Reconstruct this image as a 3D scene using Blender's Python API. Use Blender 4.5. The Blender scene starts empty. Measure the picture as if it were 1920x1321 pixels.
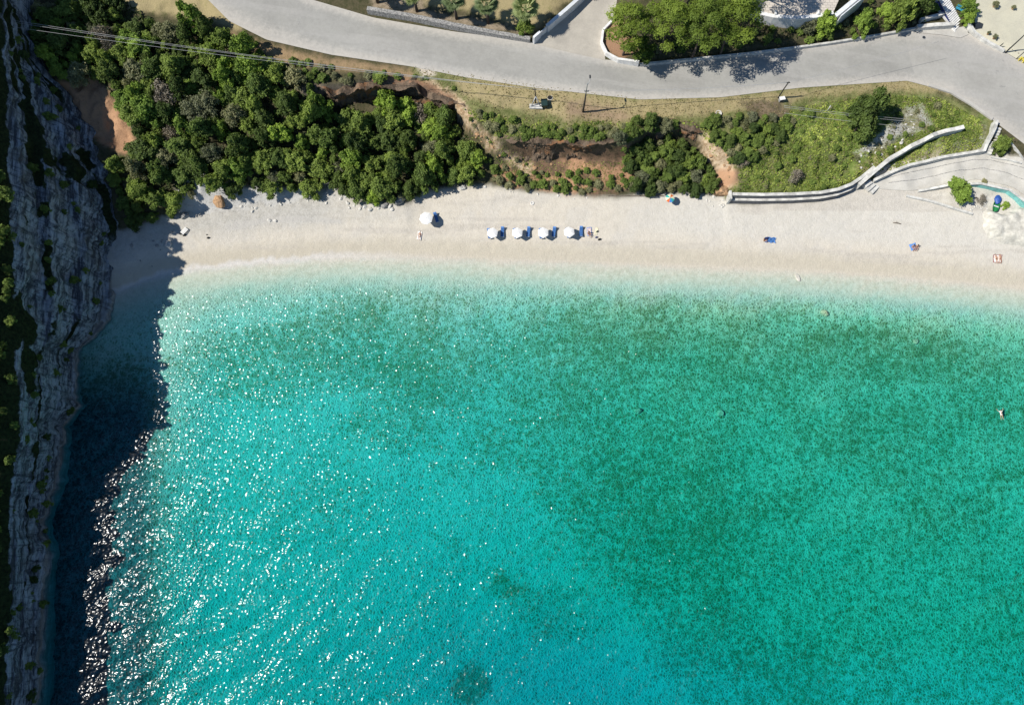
import bpy, bmesh, math, random
import numpy as np
from mathutils import Vector, Matrix

# ------------------------------------------------------------------ camera, sky, sun, exposure
SC = bpy.context.scene
COL = SC.collection
CAM_H, TILT, FPX = 118.0, math.radians(12.8), 1280.0
CW, CH = 1920.0, 1321.0
cam_data = bpy.data.cameras.new("camera")
cam_data.sensor_width = 36.0
cam_data.lens = 36.0 * FPX / CW
cam_data.clip_start, cam_data.clip_end = 1.0, 6000.0
cam = bpy.data.objects.new("camera", cam_data)
cam.location = (0, 0, CAM_H)
cam.rotation_euler = (TILT, 0, 0)
COL.objects.link(cam)
SC.camera = cam

SUN_ELEV = math.radians(48)
SUN_TO = Vector((0.99, 0.125, 0)).normalized()          # the way the light travels over the ground
world = bpy.data.worlds.new("World")
SC.world = world
world.use_nodes = True
wn = world.node_tree
sky = wn.nodes.new("ShaderNodeTexSky")
sky.sky_type = 'NISHITA'
sky.sun_disc = False
sky.sun_elevation = SUN_ELEV
sky.sun_rotation = math.atan2(-SUN_TO.x, -SUN_TO.y)
sky.air_density, sky.dust_density, sky.ozone_density = 1.0, 0.0, 5.0
wn.links.new(sky.outputs[0], wn.nodes["Background"].inputs[0])
wn.nodes["Background"].inputs[1].default_value = 0.080
sun_data = bpy.data.lights.new("sun", 'SUN')
sun_data.energy, sun_data.angle, sun_data.color = 5.0, math.radians(0.53), (1.0, 0.955, 0.88)
sun = bpy.data.objects.new("sun", sun_data)
ld = Vector((SUN_TO.x * math.cos(SUN_ELEV), SUN_TO.y * math.cos(SUN_ELEV), -math.sin(SUN_ELEV)))
sun.rotation_euler = ld.to_track_quat('-Z', 'Y').to_euler()
sun.location = (-60, -20, 140)
COL.objects.link(sun)
SC.view_settings.view_transform = 'Standard'
SC.view_settings.look = 'None'
SC.view_settings.exposure = 0.25
SC.view_settings.gamma = 1.0
SC.render.engine = 'CYCLES'
SC.cycles.max_bounces = 8
SC.cycles.transparent_max_bounces = 12
SC.cycles.sample_clamp_indirect = 3.0
SC.cycles.caustics_reflective = False
SC.cycles.caustics_refractive = False

RNG = np.random.default_rng(7)
random.seed(7)

# ------------------------------------------------------------------ survey: sight line to ground point
SA, CA = math.sin(TILT), math.cos(TILT)
def P(px, py, z=0.0):
    """The point at height z (metres above the sea) on the sight line surveyed at px, py in the photograph."""
    px, py, z = np.asarray(px, float), np.asarray(py, float), np.asarray(z, float)
    u, v = px - CW / 2, CH / 2 - py
    t = (CAM_H - z) / (FPX * CA - v * SA)
    return np.stack(np.broadcast_arrays(u * t, (FPX * SA + v * CA) * t, z), -1)
def proj(X, Y, Z):
    yc = CA * Y + SA * (Z - CAM_H)
    zc = -SA * Y + CA * (Z - CAM_H)
    return CW / 2 + FPX * X / -zc, CH / 2 - FPX * yc / -zc

# ------------------------------------------------------------------ numpy noise
def _hash(ix, iy, seed):
    n = (ix * 374761393 + iy * 668265263 + seed * 974634721).astype(np.int64) & 0x7fffffff
    n = ((n ^ (n >> 13)) * 1274126177) & 0x7fffffff
    n = n ^ (n >> 16)
    return (n & 0xffff) / 65535.0
def vnoise(x, y, seed=0):
    x, y = np.asarray(x, float), np.asarray(y, float)
    ix, iy = np.floor(x).astype(np.int64), np.floor(y).astype(np.int64)
    fx, fy = x - ix, y - iy
    fx, fy = fx * fx * (3 - 2 * fx), fy * fy * (3 - 2 * fy)
    a, b = _hash(ix, iy, seed), _hash(ix + 1, iy, seed)
    c, d = _hash(ix, iy + 1, seed), _hash(ix + 1, iy + 1, seed)
    return (a * (1 - fx) + b * fx) * (1 - fy) + (c * (1 - fx) + d * fx) * fy
def fbm(x, y, seed=0, octv=4):
    s, a, t = 0, 1.0, 0
    for k in range(octv):
        s = s + a * vnoise(x * 2 ** k, y * 2 ** k, seed + 17 * k)
        t += a
        a *= 0.5
    return s / t - 0.5
def sstep(e0, e1, x):
    t = np.clip((x - e0) / (e1 - e0), 0, 1)
    return t * t * (3 - 2 * t)
def poly_sd(px, py, poly):
    """Signed distance (positive inside) to a polygon, in the survey's units."""
    px, py = np.asarray(px, float), np.asarray(py, float)
    poly = np.asarray(poly, float)
    inside = np.zeros(px.shape, bool)
    dm = np.full(px.shape, 1e18)
    n = len(poly)
    for i in range(n):
        (x1, y1), (x2, y2) = poly[i], poly[(i + 1) % n]
        if y1 != y2:
            c = ((y1 > py) != (y2 > py)) & (px < (x2 - x1) * (py - y1) / (y2 - y1) + x1)
            inside ^= c
        dx, dy = x2 - x1, y2 - y1
        t = np.clip(((px - x1) * dx + (py - y1) * dy) / (dx * dx + dy * dy + 1e-9), 0, 1)
        dm = np.minimum(dm, (px - x1 - t * dx) ** 2 + (py - y1 - t * dy) ** 2)
    d = np.sqrt(dm)
    return np.where(inside, d, -d)

# ------------------------------------------------------------------ objects
def tag(o, label=None, cat=None, group=None, kind=None):
    if label: o["label"] = label
    if cat: o["category"] = cat
    if group: o["group"] = group
    if kind or cat: o["kind"] = kind or "thing"
    return o
def empty(name, loc, rz=0.0, label=None, cat=None, group=None):
    o = bpy.data.objects.new(name, None)
    o.empty_display_size = 0.3
    o.location = loc
    o.rotation_euler = (0, 0, rz)
    COL.objects.link(o)
    return tag(o, label, cat, group)
def link(name, me, parent=None, loc=None):
    o = bpy.data.objects.new(name, me)
    COL.objects.link(o)
    if parent is not None: o.parent = parent
    if loc is not None: o.location = loc
    return o
def copy_tree(o, parent=None):
    c = o.copy()
    COL.objects.link(c)
    if parent is not None: c.parent = parent
    for ch in list(o.children): copy_tree(ch, c)
    return c
def np_mesh(name, V, F, mats, smooth=False, attrs=None, mat_idx=None):
    """V (n,3), F (m,k) with one k. attrs: {name: (domain, type, array)}"""
    V, F = np.asarray(V, np.float32), np.asarray(F, np.int32)
    me = bpy.data.meshes.new(name)
    m, k = F.shape
    me.vertices.add(len(V)); me.loops.add(m * k); me.polygons.add(m)
    me.vertices.foreach_set("co", V.ravel())
    me.loops.foreach_set("vertex_index", F.ravel())
    me.polygons.foreach_set("loop_start", np.arange(0, m * k, k, dtype=np.int32))
    me.polygons.foreach_set("use_smooth", np.full(m, smooth))
    for mt in (mats if isinstance(mats, (list, tuple)) else [mats]): me.materials.append(mt)
    if mat_idx is not None: me.polygons.foreach_set("material_index", np.asarray(mat_idx, np.int32))
    for an, (dom, typ, arr) in (attrs or {}).items():
        at = me.attributes.new(an, typ, dom)
        at.data.foreach_set("color" if "COLOR" in typ else "value", np.asarray(arr, np.float32).ravel())
    me.update(calc_edges=True)
    me.validate()
    return me
class MB:
    """Collects boxes, tubes, prisms and lathes; build() links them as one mesh object."""
    def __init__(s): s.v, s.f = [], []
    def add(s, vs, fs):
        b = len(s.v)
        s.v += [tuple(p) for p in vs]
        s.f += [tuple(i + b for i in f) for f in fs]
        return s
    def box(s, c, d, rz=0.0, rx=0.0, ry=0.0):
        M = Matrix.Translation(c) @ Matrix.Rotation(rz, 4, 'Z') @ Matrix.Rotation(ry, 4, 'Y') @ Matrix.Rotation(rx, 4, 'X')
        x, y, z = d[0] / 2, d[1] / 2, d[2] / 2
        vs = [M @ Vector((a * x, b * y, c_ * z)) for c_ in (-1, 1) for a, b in ((-1, -1), (1, -1), (1, 1), (-1, 1))]
        return s.add(vs, [(3, 2, 1, 0), (4, 5, 6, 7), (0, 1, 5, 4), (1, 2, 6, 5), (2, 3, 7, 6), (3, 0, 4, 7)])
    def tube(s, pts, r, n=8, caps=True):
        pts = [Vector(p) for p in pts]
        rs = r if isinstance(r, (list, tuple)) else [r] * len(pts)
        vs, fs = [], []
        up = Vector((0, 0, 1))
        for i, p in enumerate(pts):
            d = (pts[min(i + 1, len(pts) - 1)] - pts[max(i - 1, 0)]).normalized()
            a = d.cross(up if abs(d.z) < 0.95 else Vector((1, 0, 0))).normalized()
            b = d.cross(a)
            for k in range(n):
                t = 2 * math.pi * k / n
                vs.append(p + (a * math.cos(t) + b * math.sin(t)) * rs[i])
        for i in range(len(pts) - 1):
            for k in range(n):
                q = (k + 1) % n
                fs.append((i * n + k, i * n + q, (i + 1) * n + q, (i + 1) * n + k))
        if caps:
            fs.append(tuple(range(n - 1, -1, -1)))
            fs.append(tuple(range((len(pts) - 1) * n, len(pts) * n)))
        return s.add(vs, fs)
    def prism(s, poly, z0, z1):
        n = len(poly)
        vs = [(x, y, z0) for x, y in poly] + [(x, y, z1) for x, y in poly]
        fs = [tuple(range(n - 1, -1, -1)), tuple(range(n, 2 * n))]
        fs += [(i, (i + 1) % n, n + (i + 1) % n, n + i) for i in range(n)]
        return s.add(vs, fs)
    def wall(s, pts, zb, zt, th):
        """A wall along pts (x, y): zb / zt are lists of base and top heights."""
        pts = [Vector((p[0], p[1])) for p in pts]
        n = len(pts)
        zb = list(zb) if hasattr(zb, '__len__') else [zb] * n
        zt = list(zt) if hasattr(zt, '__len__') else [zt] * n
        vs = []
        for i, p in enumerate(pts):
            d = (pts[min(i + 1, n - 1)] - pts[max(i - 1, 0)]).normalized()
            nn = Vector((-d.y, d.x)) * th / 2
            a, b = p - nn, p + nn
            vs += [(a.x, a.y, zb[i]), (b.x, b.y, zb[i]), (b.x, b.y, zt[i]), (a.x, a.y, zt[i])]
        fs = [(0, 1, 2, 3), tuple(4 * (n - 1) + k for k in (3, 2, 1, 0))]
        for i in range(n - 1):
            for k in range(4):
                q = (k + 1) % 4
                fs.append((4 * i + q, 4 * i + k, 4 * i + 4 + k, 4 * i + 4 + q))
        return s.add(vs, fs)
    def lathe(s, prof, n=16, c=(0, 0, 0)):
        vs, fs = [], []
        for r, z in prof:
            for k in range(n):
                t = 2 * math.pi * k / n
                vs.append((c[0] + r * math.cos(t), c[1] + r * math.sin(t), c[2] + z))
        for i in range(len(prof) - 1):
            for k in range(n):
                q = (k + 1) % n
                fs.append((i * n + k, i * n + q, (i + 1) * n + q, (i + 1) * n + k))
        fs.append(tuple(range(n - 1, -1, -1)))
        fs.append(tuple(range((len(prof) - 1) * n, len(prof) * n)))
        return s.add(vs, fs)
    def build(s, name, mat, parent=None, smooth=False, loc=None, bevel=0.0):
        me = bpy.data.meshes.new(name)
        me.from_pydata(s.v, [], s.f)
        bm = bmesh.new(); bm.from_mesh(me)
        bmesh.ops.recalc_face_normals(bm, faces=bm.faces[:])
        bm.to_mesh(me); bm.free()
        for p in me.polygons: p.use_smooth = smooth
        me.materials.append(mat)
        o = link(name, me, parent, loc)
        if bevel:
            b = o.modifiers.new("bevel", 'BEVEL'); b.width = bevel; b.segments = 2; b.limit_method = 'ANGLE'
        return o

# ------------------------------------------------------------------ materials
def nodes(name):
    m = bpy.data.materials.new(name)
    m.use_nodes = True
    nt = m.node_tree
    bs = nt.nodes["Principled BSDF"]
    return m, nt, bs
def N(nt, t, **kw):
    n = nt.nodes.new("ShaderNode" + t)
    for k, v in kw.items(): setattr(n, k, v)
    return n
def mixc(nt, fac, a, b, blend='MIX'):
    n = N(nt, "Mix", data_type='RGBA', blend_type=blend)
    for sock, val in ((n.inputs[0], fac), (n.inputs[6], a), (n.inputs[7], b)):
        if hasattr(val, 'links') or isinstance(val, bpy.types.NodeSocket): nt.links.new(val, sock)
        elif isinstance(val, (tuple, list)): sock.default_value = (*val, 1) if len(val) == 3 else val
        else: sock.default_value = val
    return n.outputs[2]
def math_n(nt, op, a, b=None, clamp=False):
    n = N(nt, "Math", operation=op, use_clamp=clamp)
    for i, v in enumerate((a, b)):
        if v is None: continue
        if isinstance(v, bpy.types.NodeSocket): nt.links.new(v, n.inputs[i])
        else: n.inputs[i].default_value = v
    return n.outputs[0]
def ramp(nt, fac, lo, hi):
    n = N(nt, "MapRange", interpolation_type='SMOOTHSTEP')
    nt.links.new(fac, n.inputs[0])
    n.inputs[1].default_value, n.inputs[2].default_value = lo, hi
    return n.outputs[0]
def noise_tex(nt, scale, detail=4, rough=0.6, coord=None, dist=0.0, stretch=None, rot=0.0):
    if coord is None:
        coord = N(nt, "NewGeometry").outputs["Position"]
    if stretch is not None or rot:
        mp = N(nt, "Mapping", vector_type='TEXTURE')
        mp.inputs["Rotation"].default_value = (0, 0, rot)
        mp.inputs["Scale"].default_value = stretch or (1, 1, 1)
        nt.links.new(coord, mp.inputs[0]); coord = mp.outputs[0]
    n = N(nt, "TexNoise")
    n.inputs["Scale"].default_value = scale
    n.inputs["Detail"].default_value = detail
    n.inputs["Roughness"].default_value = rough
    n.inputs["Distortion"].default_value = dist
    nt.links.new(coord, n.inputs["Vector"])
    return n.outputs[0]
def bump(nt, bs, h, strength, dist=0.1):
    b = N(nt, "Bump")
    b.inputs["Strength"].default_value = strength
    b.inputs["Distance"].default_value = dist
    nt.links.new(h, b.inputs["Height"])
    nt.links.new(b.outputs[0], bs.inputs["Normal"])
def plain(name, col, rough=0.7, var=0.18, scale=3.0, metal=0.0, bmp=0.0, dark=None):
    m, nt, bs = nodes(name)
    co = N(nt, "TexCoord").outputs["Object"]
    n1 = noise_tex(nt, scale, 5, 0.65, co)
    lo = dark or tuple(c * (1 - var * 1.6) for c in col)
    hi = tuple(min(1, c * (1 + var * 0.7)) for c in col)
    nt.links.new(mixc(nt, ramp(nt, n1, 0.3, 0.7), lo, hi), bs.inputs["Base Color"])
    bs.inputs["Roughness"].default_value = rough
    bs.inputs["Metallic"].default_value = metal
    if bmp: bump(nt, bs, noise_tex(nt, scale * 6, 4, 0.6, co), bmp, 0.03)
    return m
MAT = {}
MAT['white_paint'] = plain("white paint", (0.74, 0.73, 0.70), 0.6, 0.14, 1.2)
MAT['blue_white'] = plain("white painted steel", (0.66, 0.68, 0.70), 0.5, 0.1, 1.0)
MAT['concrete'] = plain("pale concrete", (0.56, 0.55, 0.51), 0.85, 0.2, 1.3, bmp=0.3)
MAT['white_concrete'] = plain("whitewashed concrete", (0.58, 0.57, 0.525), 0.85, 0.24, 0.9, bmp=0.3)
MAT['stone'] = plain("grey rubble stone", (0.34, 0.33, 0.31), 0.9, 0.4, 4.0, bmp=0.8, dark=(0.10, 0.10, 0.10))
MAT['shaded_stone'] = plain("stone darkened as in shade", (0.16, 0.16, 0.17), 0.9, 0.4, 5.0, bmp=0.8)  # seawall faces: the shade they stand in is darkened into the stone colour
MAT['limestone'] = plain("white limestone", (0.60, 0.58, 0.53), 0.9, 0.25, 2.5, bmp=0.6)
MAT['cream_rock'] = plain("cream limestone", (0.55, 0.525, 0.455), 0.9, 0.18, 1.2, bmp=0.8)
MAT['clay_rock'] = plain("orange clay rock", (0.42, 0.26, 0.14), 0.95, 0.3, 3.0, bmp=0.6)
MAT['wet_rock'] = plain("sunken rock", (0.46, 0.45, 0.28), 0.9, 0.4, 3.0, bmp=0.6)
MAT['canvas'] = plain("white canvas", (0.80, 0.79, 0.76), 0.9, 0.04, 6.0)
MAT['blue'] = plain("blue mesh fabric", (0.04, 0.13, 0.34), 0.7, 0.2, 6.0)
MAT['light_blue'] = plain("faded blue towelling", (0.12, 0.28, 0.62), 0.9, 0.15, 6.0)
MAT['navy'] = plain("navy cloth", (0.015, 0.03, 0.14), 0.9, 0.2, 6.0)
MAT['wood'] = plain("weathered grey wood", (0.17, 0.14, 0.11), 0.9, 0.3, 4.0)
MAT['dark_wood'] = plain("tarred pole wood", (0.045, 0.038, 0.03), 0.9, 0.3, 4.0)
MAT['steel'] = plain("galvanised steel", (0.42, 0.43, 0.44), 0.5, 0.15, 4.0, metal=0.4)
MAT['dark_steel'] = plain("dark painted steel", (0.03, 0.035, 0.04), 0.5, 0.2, 4.0)
MAT['wire'] = plain("bare aluminium wire", (0.40, 0.40, 0.40), 0.5, 0.05, 2.0)
MAT['black'] = plain("black plastic", (0.012, 0.012, 0.014), 0.6, 0.2, 4.0)
MAT['bin_green'] = plain("dark green plastic", (0.012, 0.035, 0.03), 0.5, 0.15, 3.0)
MAT['yellow'] = plain("yellow paint", (0.70, 0.58, 0.06), 0.5, 0.1, 3.0)
MAT['turquoise'] = plain("turquoise paint", (0.05, 0.30, 0.42), 0.5, 0.15, 3.0)
MAT['aqua'] = plain("aqua painted render", (0.20, 0.50, 0.46), 0.6, 0.25, 0.8)
MAT['green_paint'] = plain("green plastic", (0.02, 0.20, 0.06), 0.5, 0.15, 3.0)
MAT['orange_cloth'] = plain("orange canvas", (0.62, 0.14, 0.03), 0.85, 0.06, 5.0)
MAT['teal_cloth'] = plain("teal canvas", (0.03, 0.38, 0.33), 0.85, 0.06, 5.0)
MAT['sky_cloth'] = plain("light blue canvas", (0.05, 0.22, 0.52), 0.85, 0.06, 5.0)
MAT['cream_cloth'] = plain("cream canvas", (0.74, 0.68, 0.48), 0.85, 0.06, 5.0)
MAT['skin'] = plain("tanned skin", (0.44, 0.25, 0.16), 0.6, 0.08, 5.0)
MAT['hair'] = plain("dark hair", (0.02, 0.014, 0.01), 0.7, 0.2, 9.0)
MAT['red_cloth'] = plain("dark red cloth", (0.22, 0.05, 0.05), 0.9, 0.15, 6.0)
MAT['pink_cloth'] = plain("pale pink cloth", (0.62, 0.50, 0.48), 0.9, 0.15, 6.0)
MAT['bark'] = plain("bark", (0.10, 0.075, 0.055), 0.95, 0.35, 5.0, bmp=0.6)
# ------------------------------------------------------------------ ground: one sheet, lofted through surveyed lines
def line(pts):
    a = np.array([(p[0], p[1], p[2]) for p in pts], float)
    w = P(a[:, 0], a[:, 1], a[:, 2])
    w = w[np.argsort(w[:, 0])]
    return w
WATERLINE = [(-400, 620, 0), (100, 560, 0), (225, 545, 0), (270, 525, 0), (330, 507, 0), (480, 492, 0), (640, 481, 0), (800, 481, 0),
             (960, 487, 0), (1200, 495, 0), (1500, 506, 0), (1700, 519, 0), (1920, 540, 0), (2300, 590, 0)]
BERM = [(x, y - 42 if 200 < x else y - 30, 1.1) for x, y, z in WATERLINE]
TOE = [(-400, 520, 2), (100, 470, 2), (180, 440, 2.2), (235, 430, 2.4), (320, 402, 2.6), (420, 388, 2.6), (520, 378, 2.6), (620, 352, 2.8),
       (660, 372, 2.6), (760, 386, 2.6), (795, 356, 2.7), (900, 346, 2.8), (1040, 362, 2.7), (1150, 370, 2.7), (1250, 362, 2.7), (1355, 366, 2.7),
       (1366, 381, 2.6), (1480, 380, 2.6), (1560, 371, 2.6), (1600, 352, 2.8), (1640, 344, 3.0), (1700, 362, 2.9), (1760, 385, 2.9),
       (1840, 402, 2.9), (1920, 420, 2.9), (2300, 480, 2.9)]
FOOT = [(-400, 480, 4), (100, 410, 4), (235, 395, 4), (400, 350, 5), (520, 325, 5), (570, 285, 6), (610, 192, 7.4), (700, 184, 7.2), (800, 187, 7.2),
        (855, 219, 7.2), (880, 258, 6.4), (930, 300, 5.2), (990, 296, 4.9), (1060, 296, 4.8), (1180, 298, 4.8), (1210, 272, 5), (1260, 264, 5.2),
        (1310, 284, 4.8), (1345, 325, 4.4), (1370, 357, 4.4), (1480, 356, 4.4), (1560, 348, 4.4), (1620, 322, 4.3), (1700, 302, 4.0),
        (1800, 288, 4.3), (1840, 283, 4.5), (1870, 288, 4.6), (1920, 298, 4.8), (2300, 400, 4.8)]
CREST = [(-400, 150, 15), (100, 150, 13.5), (250, 185, 12), (400, 200, 10.5), (500, 172, 10.8), (580, 163, 11.4), (620, 168, 11.4), (700, 158, 11.3),
         (780, 160, 11.2), (850, 192, 10.7), (880, 222, 10.2), (930, 260, 9.6), (1000, 264, 9.3), (1100, 268, 9.2), (1180, 268, 9), (1210, 242, 9.1),
         (1260, 230, 9.1), (1310, 246, 8.6), (1345, 285, 7.2), (1380, 300, 6.4), (1480, 285, 6.0), (1560, 275, 6.0), (1640, 262, 6.0), (1700, 250, 6.0),
         (1760, 242, 6.2), (1800, 236, 6.3), (1840, 245, 6.3), (1870, 262, 6.0), (1920, 288, 5.4), (2300, 380, 5.2)]
ROADLO = [(-400, -500, 16), (0, -260, 15.6), (300, -65, 15), (390, 0, 14.6), (430, 40, 14.2), (500, 75, 13.6), (620, 103, 12.8), (770, 125, 12.1),
          (870, 145, 11.6), (1000, 165, 11.1), (1200, 187, 10.4), (1350, 183, 9.7), (1500, 165, 8.8), (1700, 152, 7.7), (1790, 175, 7.2),
          (1860, 225, 6.6), (1920, 270, 6.1), (2020, 345, 5.6), (2300, 560, 5)]
ROADHI = [(-400, -760, 16), (0, -520, 15.8), (390, -170, 15.0), (560, -5, 14.0), (700, 36, 13.0), (850, 62, 12.3), (990, 80, 11.7), (1060, 97, 11.3),
          (1130, 114, 11.1), (1200, 122, 10.7), (1400, 102, 9.9), (1560, 81, 8.9), (1700, 58, 8.0), (1800, 58, 7.6), (1850, 80, 7.3),
          (1920, 122, 6.8), (2020, 200, 6.2), (2300, 430, 5.4)]
L = [line(x) for x in (WATERLINE, BERM, TOE, FOOT, CREST, ROADLO, ROADHI)]
def loft(X, Y):
    """Smooth height of the ground before its roughness."""
    ys, zs = [], []
    for w in L:
        ys.append(np.interp(X, w[:, 0], w[:, 1])); zs.append(np.interp(X, w[:, 0], w[:, 2]))
    for k in range(1, len(ys)): ys[k] = np.maximum(ys[k], ys[k - 1] + 0.35)
    yw = ys[0]
    off = yw - Y
    depth = np.interp(off, [0, 3, 6, 10, 16, 24, 36, 55, 80, 300], [0, .28, .8, 1.4, 2.1, 2.8, 3.7, 5.0, 6.2, 11])
    depth = depth * (1 - 0.5 * sstep(-50, -64, X) * sstep(0, 12, off))
    depth = depth * (1 + 0.30 * np.exp(-((X - 3) / 34) ** 2) * sstep(36, 74, off) - 0.18 * sstep(20, 70, X) * sstep(10, 40, off))
    Z = -depth
    m = off < 0
    for k in range(len(ys) - 1):
        sel = m & (Y >= ys[k]) & (Y < ys[k + 1])
        t = (Y - ys[k]) / (ys[k + 1] - ys[k])
        Z = np.where(sel, zs[k] * (1 - t) + zs[k + 1] * t, Z)
    d = Y - ys[-1]
    xr = X
    rise = np.interp(d, [0, 0.5, 0.9, 14, 60, 250], [0, 0, 0.45, 2.2, 7, 40])
    p0 = P(1040, 80, 11.5)[0]; p1 = P(1135, 80, 11.5)[0]
    flat = np.exp(-((X - (p0 + p1) / 2 - np.clip(d, 0, 20) * 0.25) / 5.5) ** 4)
    yard = sstep(float(P(1805, 40, 7.5)[0]), float(P(1825, 40, 7.5)[0]), X)
    rise = rise * (1 - 0.9 * np.clip(flat + yard, 0, 1)) + 0.35 * yard * sstep(0.9, 1.4, d)
    Z = np.where(d >= 0, zs[-1] + rise, Z)
    return Z, ys, off
xs = np.concatenate([[-1500, -700, -300, -180, -130], np.arange(-104, 104.1, 0.5), [130, 180, 300, 700, 1500]])
ysg = np.concatenate([[-1500, -700, -300, -150, -90], np.arange(-60, 40, 0.6), np.arange(40, 94, 0.36), [97, 101, 107, 116, 135, 180, 300, 700, 1500]])
GX, GY = np.meshgrid(xs, ysg)
GZ, YL, OFF = loft(GX, GY)
slope_zone = sstep(0.0, 1.5, GY - YL[2]) * (1 - sstep(-1.6, -0.4, GY - YL[5]))
scarp = slope_zone * (1 - sstep(0.4, 1.6, GY - YL[4])) * sstep(-1.0, 0.6, GY - YL[3])
GZ = GZ + slope_zone * (fbm(GX * 0.35, GY * 0.35, 3, 4) * 0.9 + fbm(GX * 1.3, GY * 1.3, 5, 3) * 0.35) \
        + scarp * (fbm(GX * 0.9, GY * 0.5, 8, 4) * 1.6)
beach = (1 - sstep(-1.0, 0.5, GY - YL[2])) * sstep(-1, 2.5, -OFF)
GZ = GZ + beach * (fbm(GX * 0.5, GY * 0.8, 21, 3) * 0.16 + fbm(GX * 2.2, GY * 2.2, 22, 2) * 0.05)
sea = sstep(3, 9, OFF)
GZ = GZ + sea * (fbm(GX * 0.12, GY * 0.12, 31, 3) * 0.5 + fbm(GX * 0.9, GY * 0.9, 32, 3) * 0.28)
# the hollow of bare clay under the cliff
pxg, pyg = proj(GX, GY, GZ)
bowl = poly_sd(pxg, pyg, [(95, 150), (180, 140), (215, 175), (245, 235), (255, 275), (225, 275), (190, 262), (150, 235), (110, 190)])
GZ = GZ - 1.1 * sstep(-18, 14, bowl) + sstep(-5, 8, bowl) * fbm(GX * 0.8, GY * 0.8, 95, 4) * 1.0
def ground_z(x, y):
    x, y = np.asarray(x, float), np.asarray(y, float)
    i = np.clip(np.searchsorted(xs, x) - 1, 0, len(xs) - 2)
    j = np.clip(np.searchsorted(ysg, y) - 1, 0, len(ysg) - 2)
    fx = np.clip((x - xs[i]) / (xs[i + 1] - xs[i]), 0, 1)
    fy = np.clip((y - ysg[j]) / (ysg[j + 1] - ysg[j]), 0, 1)
    return (GZ[j, i] * (1 - fx) + GZ[j, i + 1] * fx) * (1 - fy) + (GZ[j + 1, i] * (1 - fx) + GZ[j + 1, i + 1] * fx) * fy
def G(px, py, h=0.0):
    """The ground point seen at px, py (h: sight line meets something h above the ground)."""
    z = 4.0
    for _ in range(40):
        p = P(px, py, z + h)
        z = 0.5 * z + 0.5 * float(ground_z(p[0], p[1]))
    return Vector((float(p[0]), float(p[1]), z))
# colours of the ground: what lies where (sand, clay, earth, grass), two tones each, mixed by a fine grain in the material
nz = fbm(GX * 0.25, GY * 0.25, 41, 4)
nf = fbm(GX * 1.1, GY * 1.1, 42, 3)
pxg, pyg = proj(GX, GY, GZ)
wob = fbm(GX * 0.5, GY * 0.5, 43, 3) * 26 + fbm(GX * 1.4, GY * 1.4, 44, 2) * 16
CA_ = np.empty(GX.shape + (3,)); CB_ = np.empty(GX.shape + (3,)); BI = np.full(GX.shape, 0.5)
CA_[:] = (0.10, 0.085, 0.05); CB_[:] = (0.045, 0.05, 0.022)
def paint(mask, ca, cb, bias=0.5):
    global CA_, CB_, BI
    m = np.clip(mask, 0, 1)[..., None]
    CA_ = CA_ * (1 - m) + np.array(ca) * m
    CB_ = CB_ * (1 - m) + np.array(cb) * m
    BI = BI * (1 - m[..., 0]) + bias * m[..., 0]
def zone(poly, ca, cb, bias=0.5, soft=10, wobble=1.0):
    sd = poly_sd(pxg, pyg, poly) + wob * wobble
    paint(sstep(-soft, soft, sd), ca, cb, bias)
# grass slopes and verges
dry = ((0.34, 0.28, 0.15), (0.17, 0.17, 0.06))
grn = ((0.17, 0.225, 0.055), (0.07, 0.11, 0.022))
olv = ((0.20, 0.20, 0.085), (0.085, 0.105, 0.03))
zone([(770, 120), (1000, 150), (1200, 178), (1350, 175), (1500, 155), (1700, 145), (1870, 225), (1850, 300), (1640, 330), (1560, 366), (1370, 362),
      (1345, 300), (1310, 240), (1240, 225), (1180, 262), (990, 262), (930, 255), (880, 215), (850, 180), (770, 150)], *olv, 0.5, 8, 0.4)
zone([(1385, 250), (1500, 205), (1640, 180), (1760, 190), (1840, 225), (1840, 275), (1640, 325), (1560, 362), (1370, 362), (1390, 310)], *grn, 0.5, 14)
zone([(840, 145), (1000, 160), (1190, 186), (1350, 184), (1500, 168), (1700, 150), (1790, 176), (1700, 168), (1540, 178), (1440, 200), (1340, 215), (1180, 225),
      (1060, 222), (960, 205), (880, 185)], *dry, 0.42, 8, 0.5)
zone([(1060, 190), (1180, 205), (1180, 228), (1060, 225)], (0.30, 0.22, 0.14), (0.22, 0.17, 0.09), 0.4, 12)
zone([(1400, 195), (1470, 185), (1480, 220), (1400, 232)], (0.20, 0.15, 0.10), (0.10, 0.09, 0.05), 0.5, 8)
zone([(430, 60), (500, 84), (620, 110), (770, 130), (780, 150), (690, 135), (560, 122), (470, 100)], (0.30, 0.21, 0.12), (0.16, 0.13, 0.06), 0.45, 7, 0.4)
zone([(210, -10), (390, -10), (450, 55), (400, 45), (330, 30), (260, 20), (215, 30)], *dry, 0.4, 8, 0.5)
zone([(1690, 205), (1730, 195), (1750, 235), (1690, 255), (1640, 285), (1610, 290), (1650, 250)], (0.38, 0.375, 0.34), (0.16, 0.18, 0.08), 0.42, 10, 0.7)
zone([(1640, 320), (1760, 270), (1830, 265), (1845, 235), (1850, 285), (1700, 310)], (0.38, 0.37, 0.30), (0.12, 0.14, 0.04), 0.55, 8, 0.5)
zone([(760, -30), (1110, -30), (1050, 10), (1000, 60), (960, 42), (880, 22), (800, 8)], *dry, 0.4, 8, 0.5)
zone([(690, -30), (780, -20), (800, 20), (900, 38), (960, 50), (985, 66), (930, 58), (850, 46), (700, 15)], (0.30, 0.24, 0.17), (0.10, 0.085, 0.05), 0.45, 6, 0.4)
zone([(1128, 40), (1170, 40), (1200, 100), (1160, 108), (1132, 90)], (0.30, 0.18, 0.11), (0.20, 0.12, 0.07), 0.4, 5, 0.3)
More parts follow.
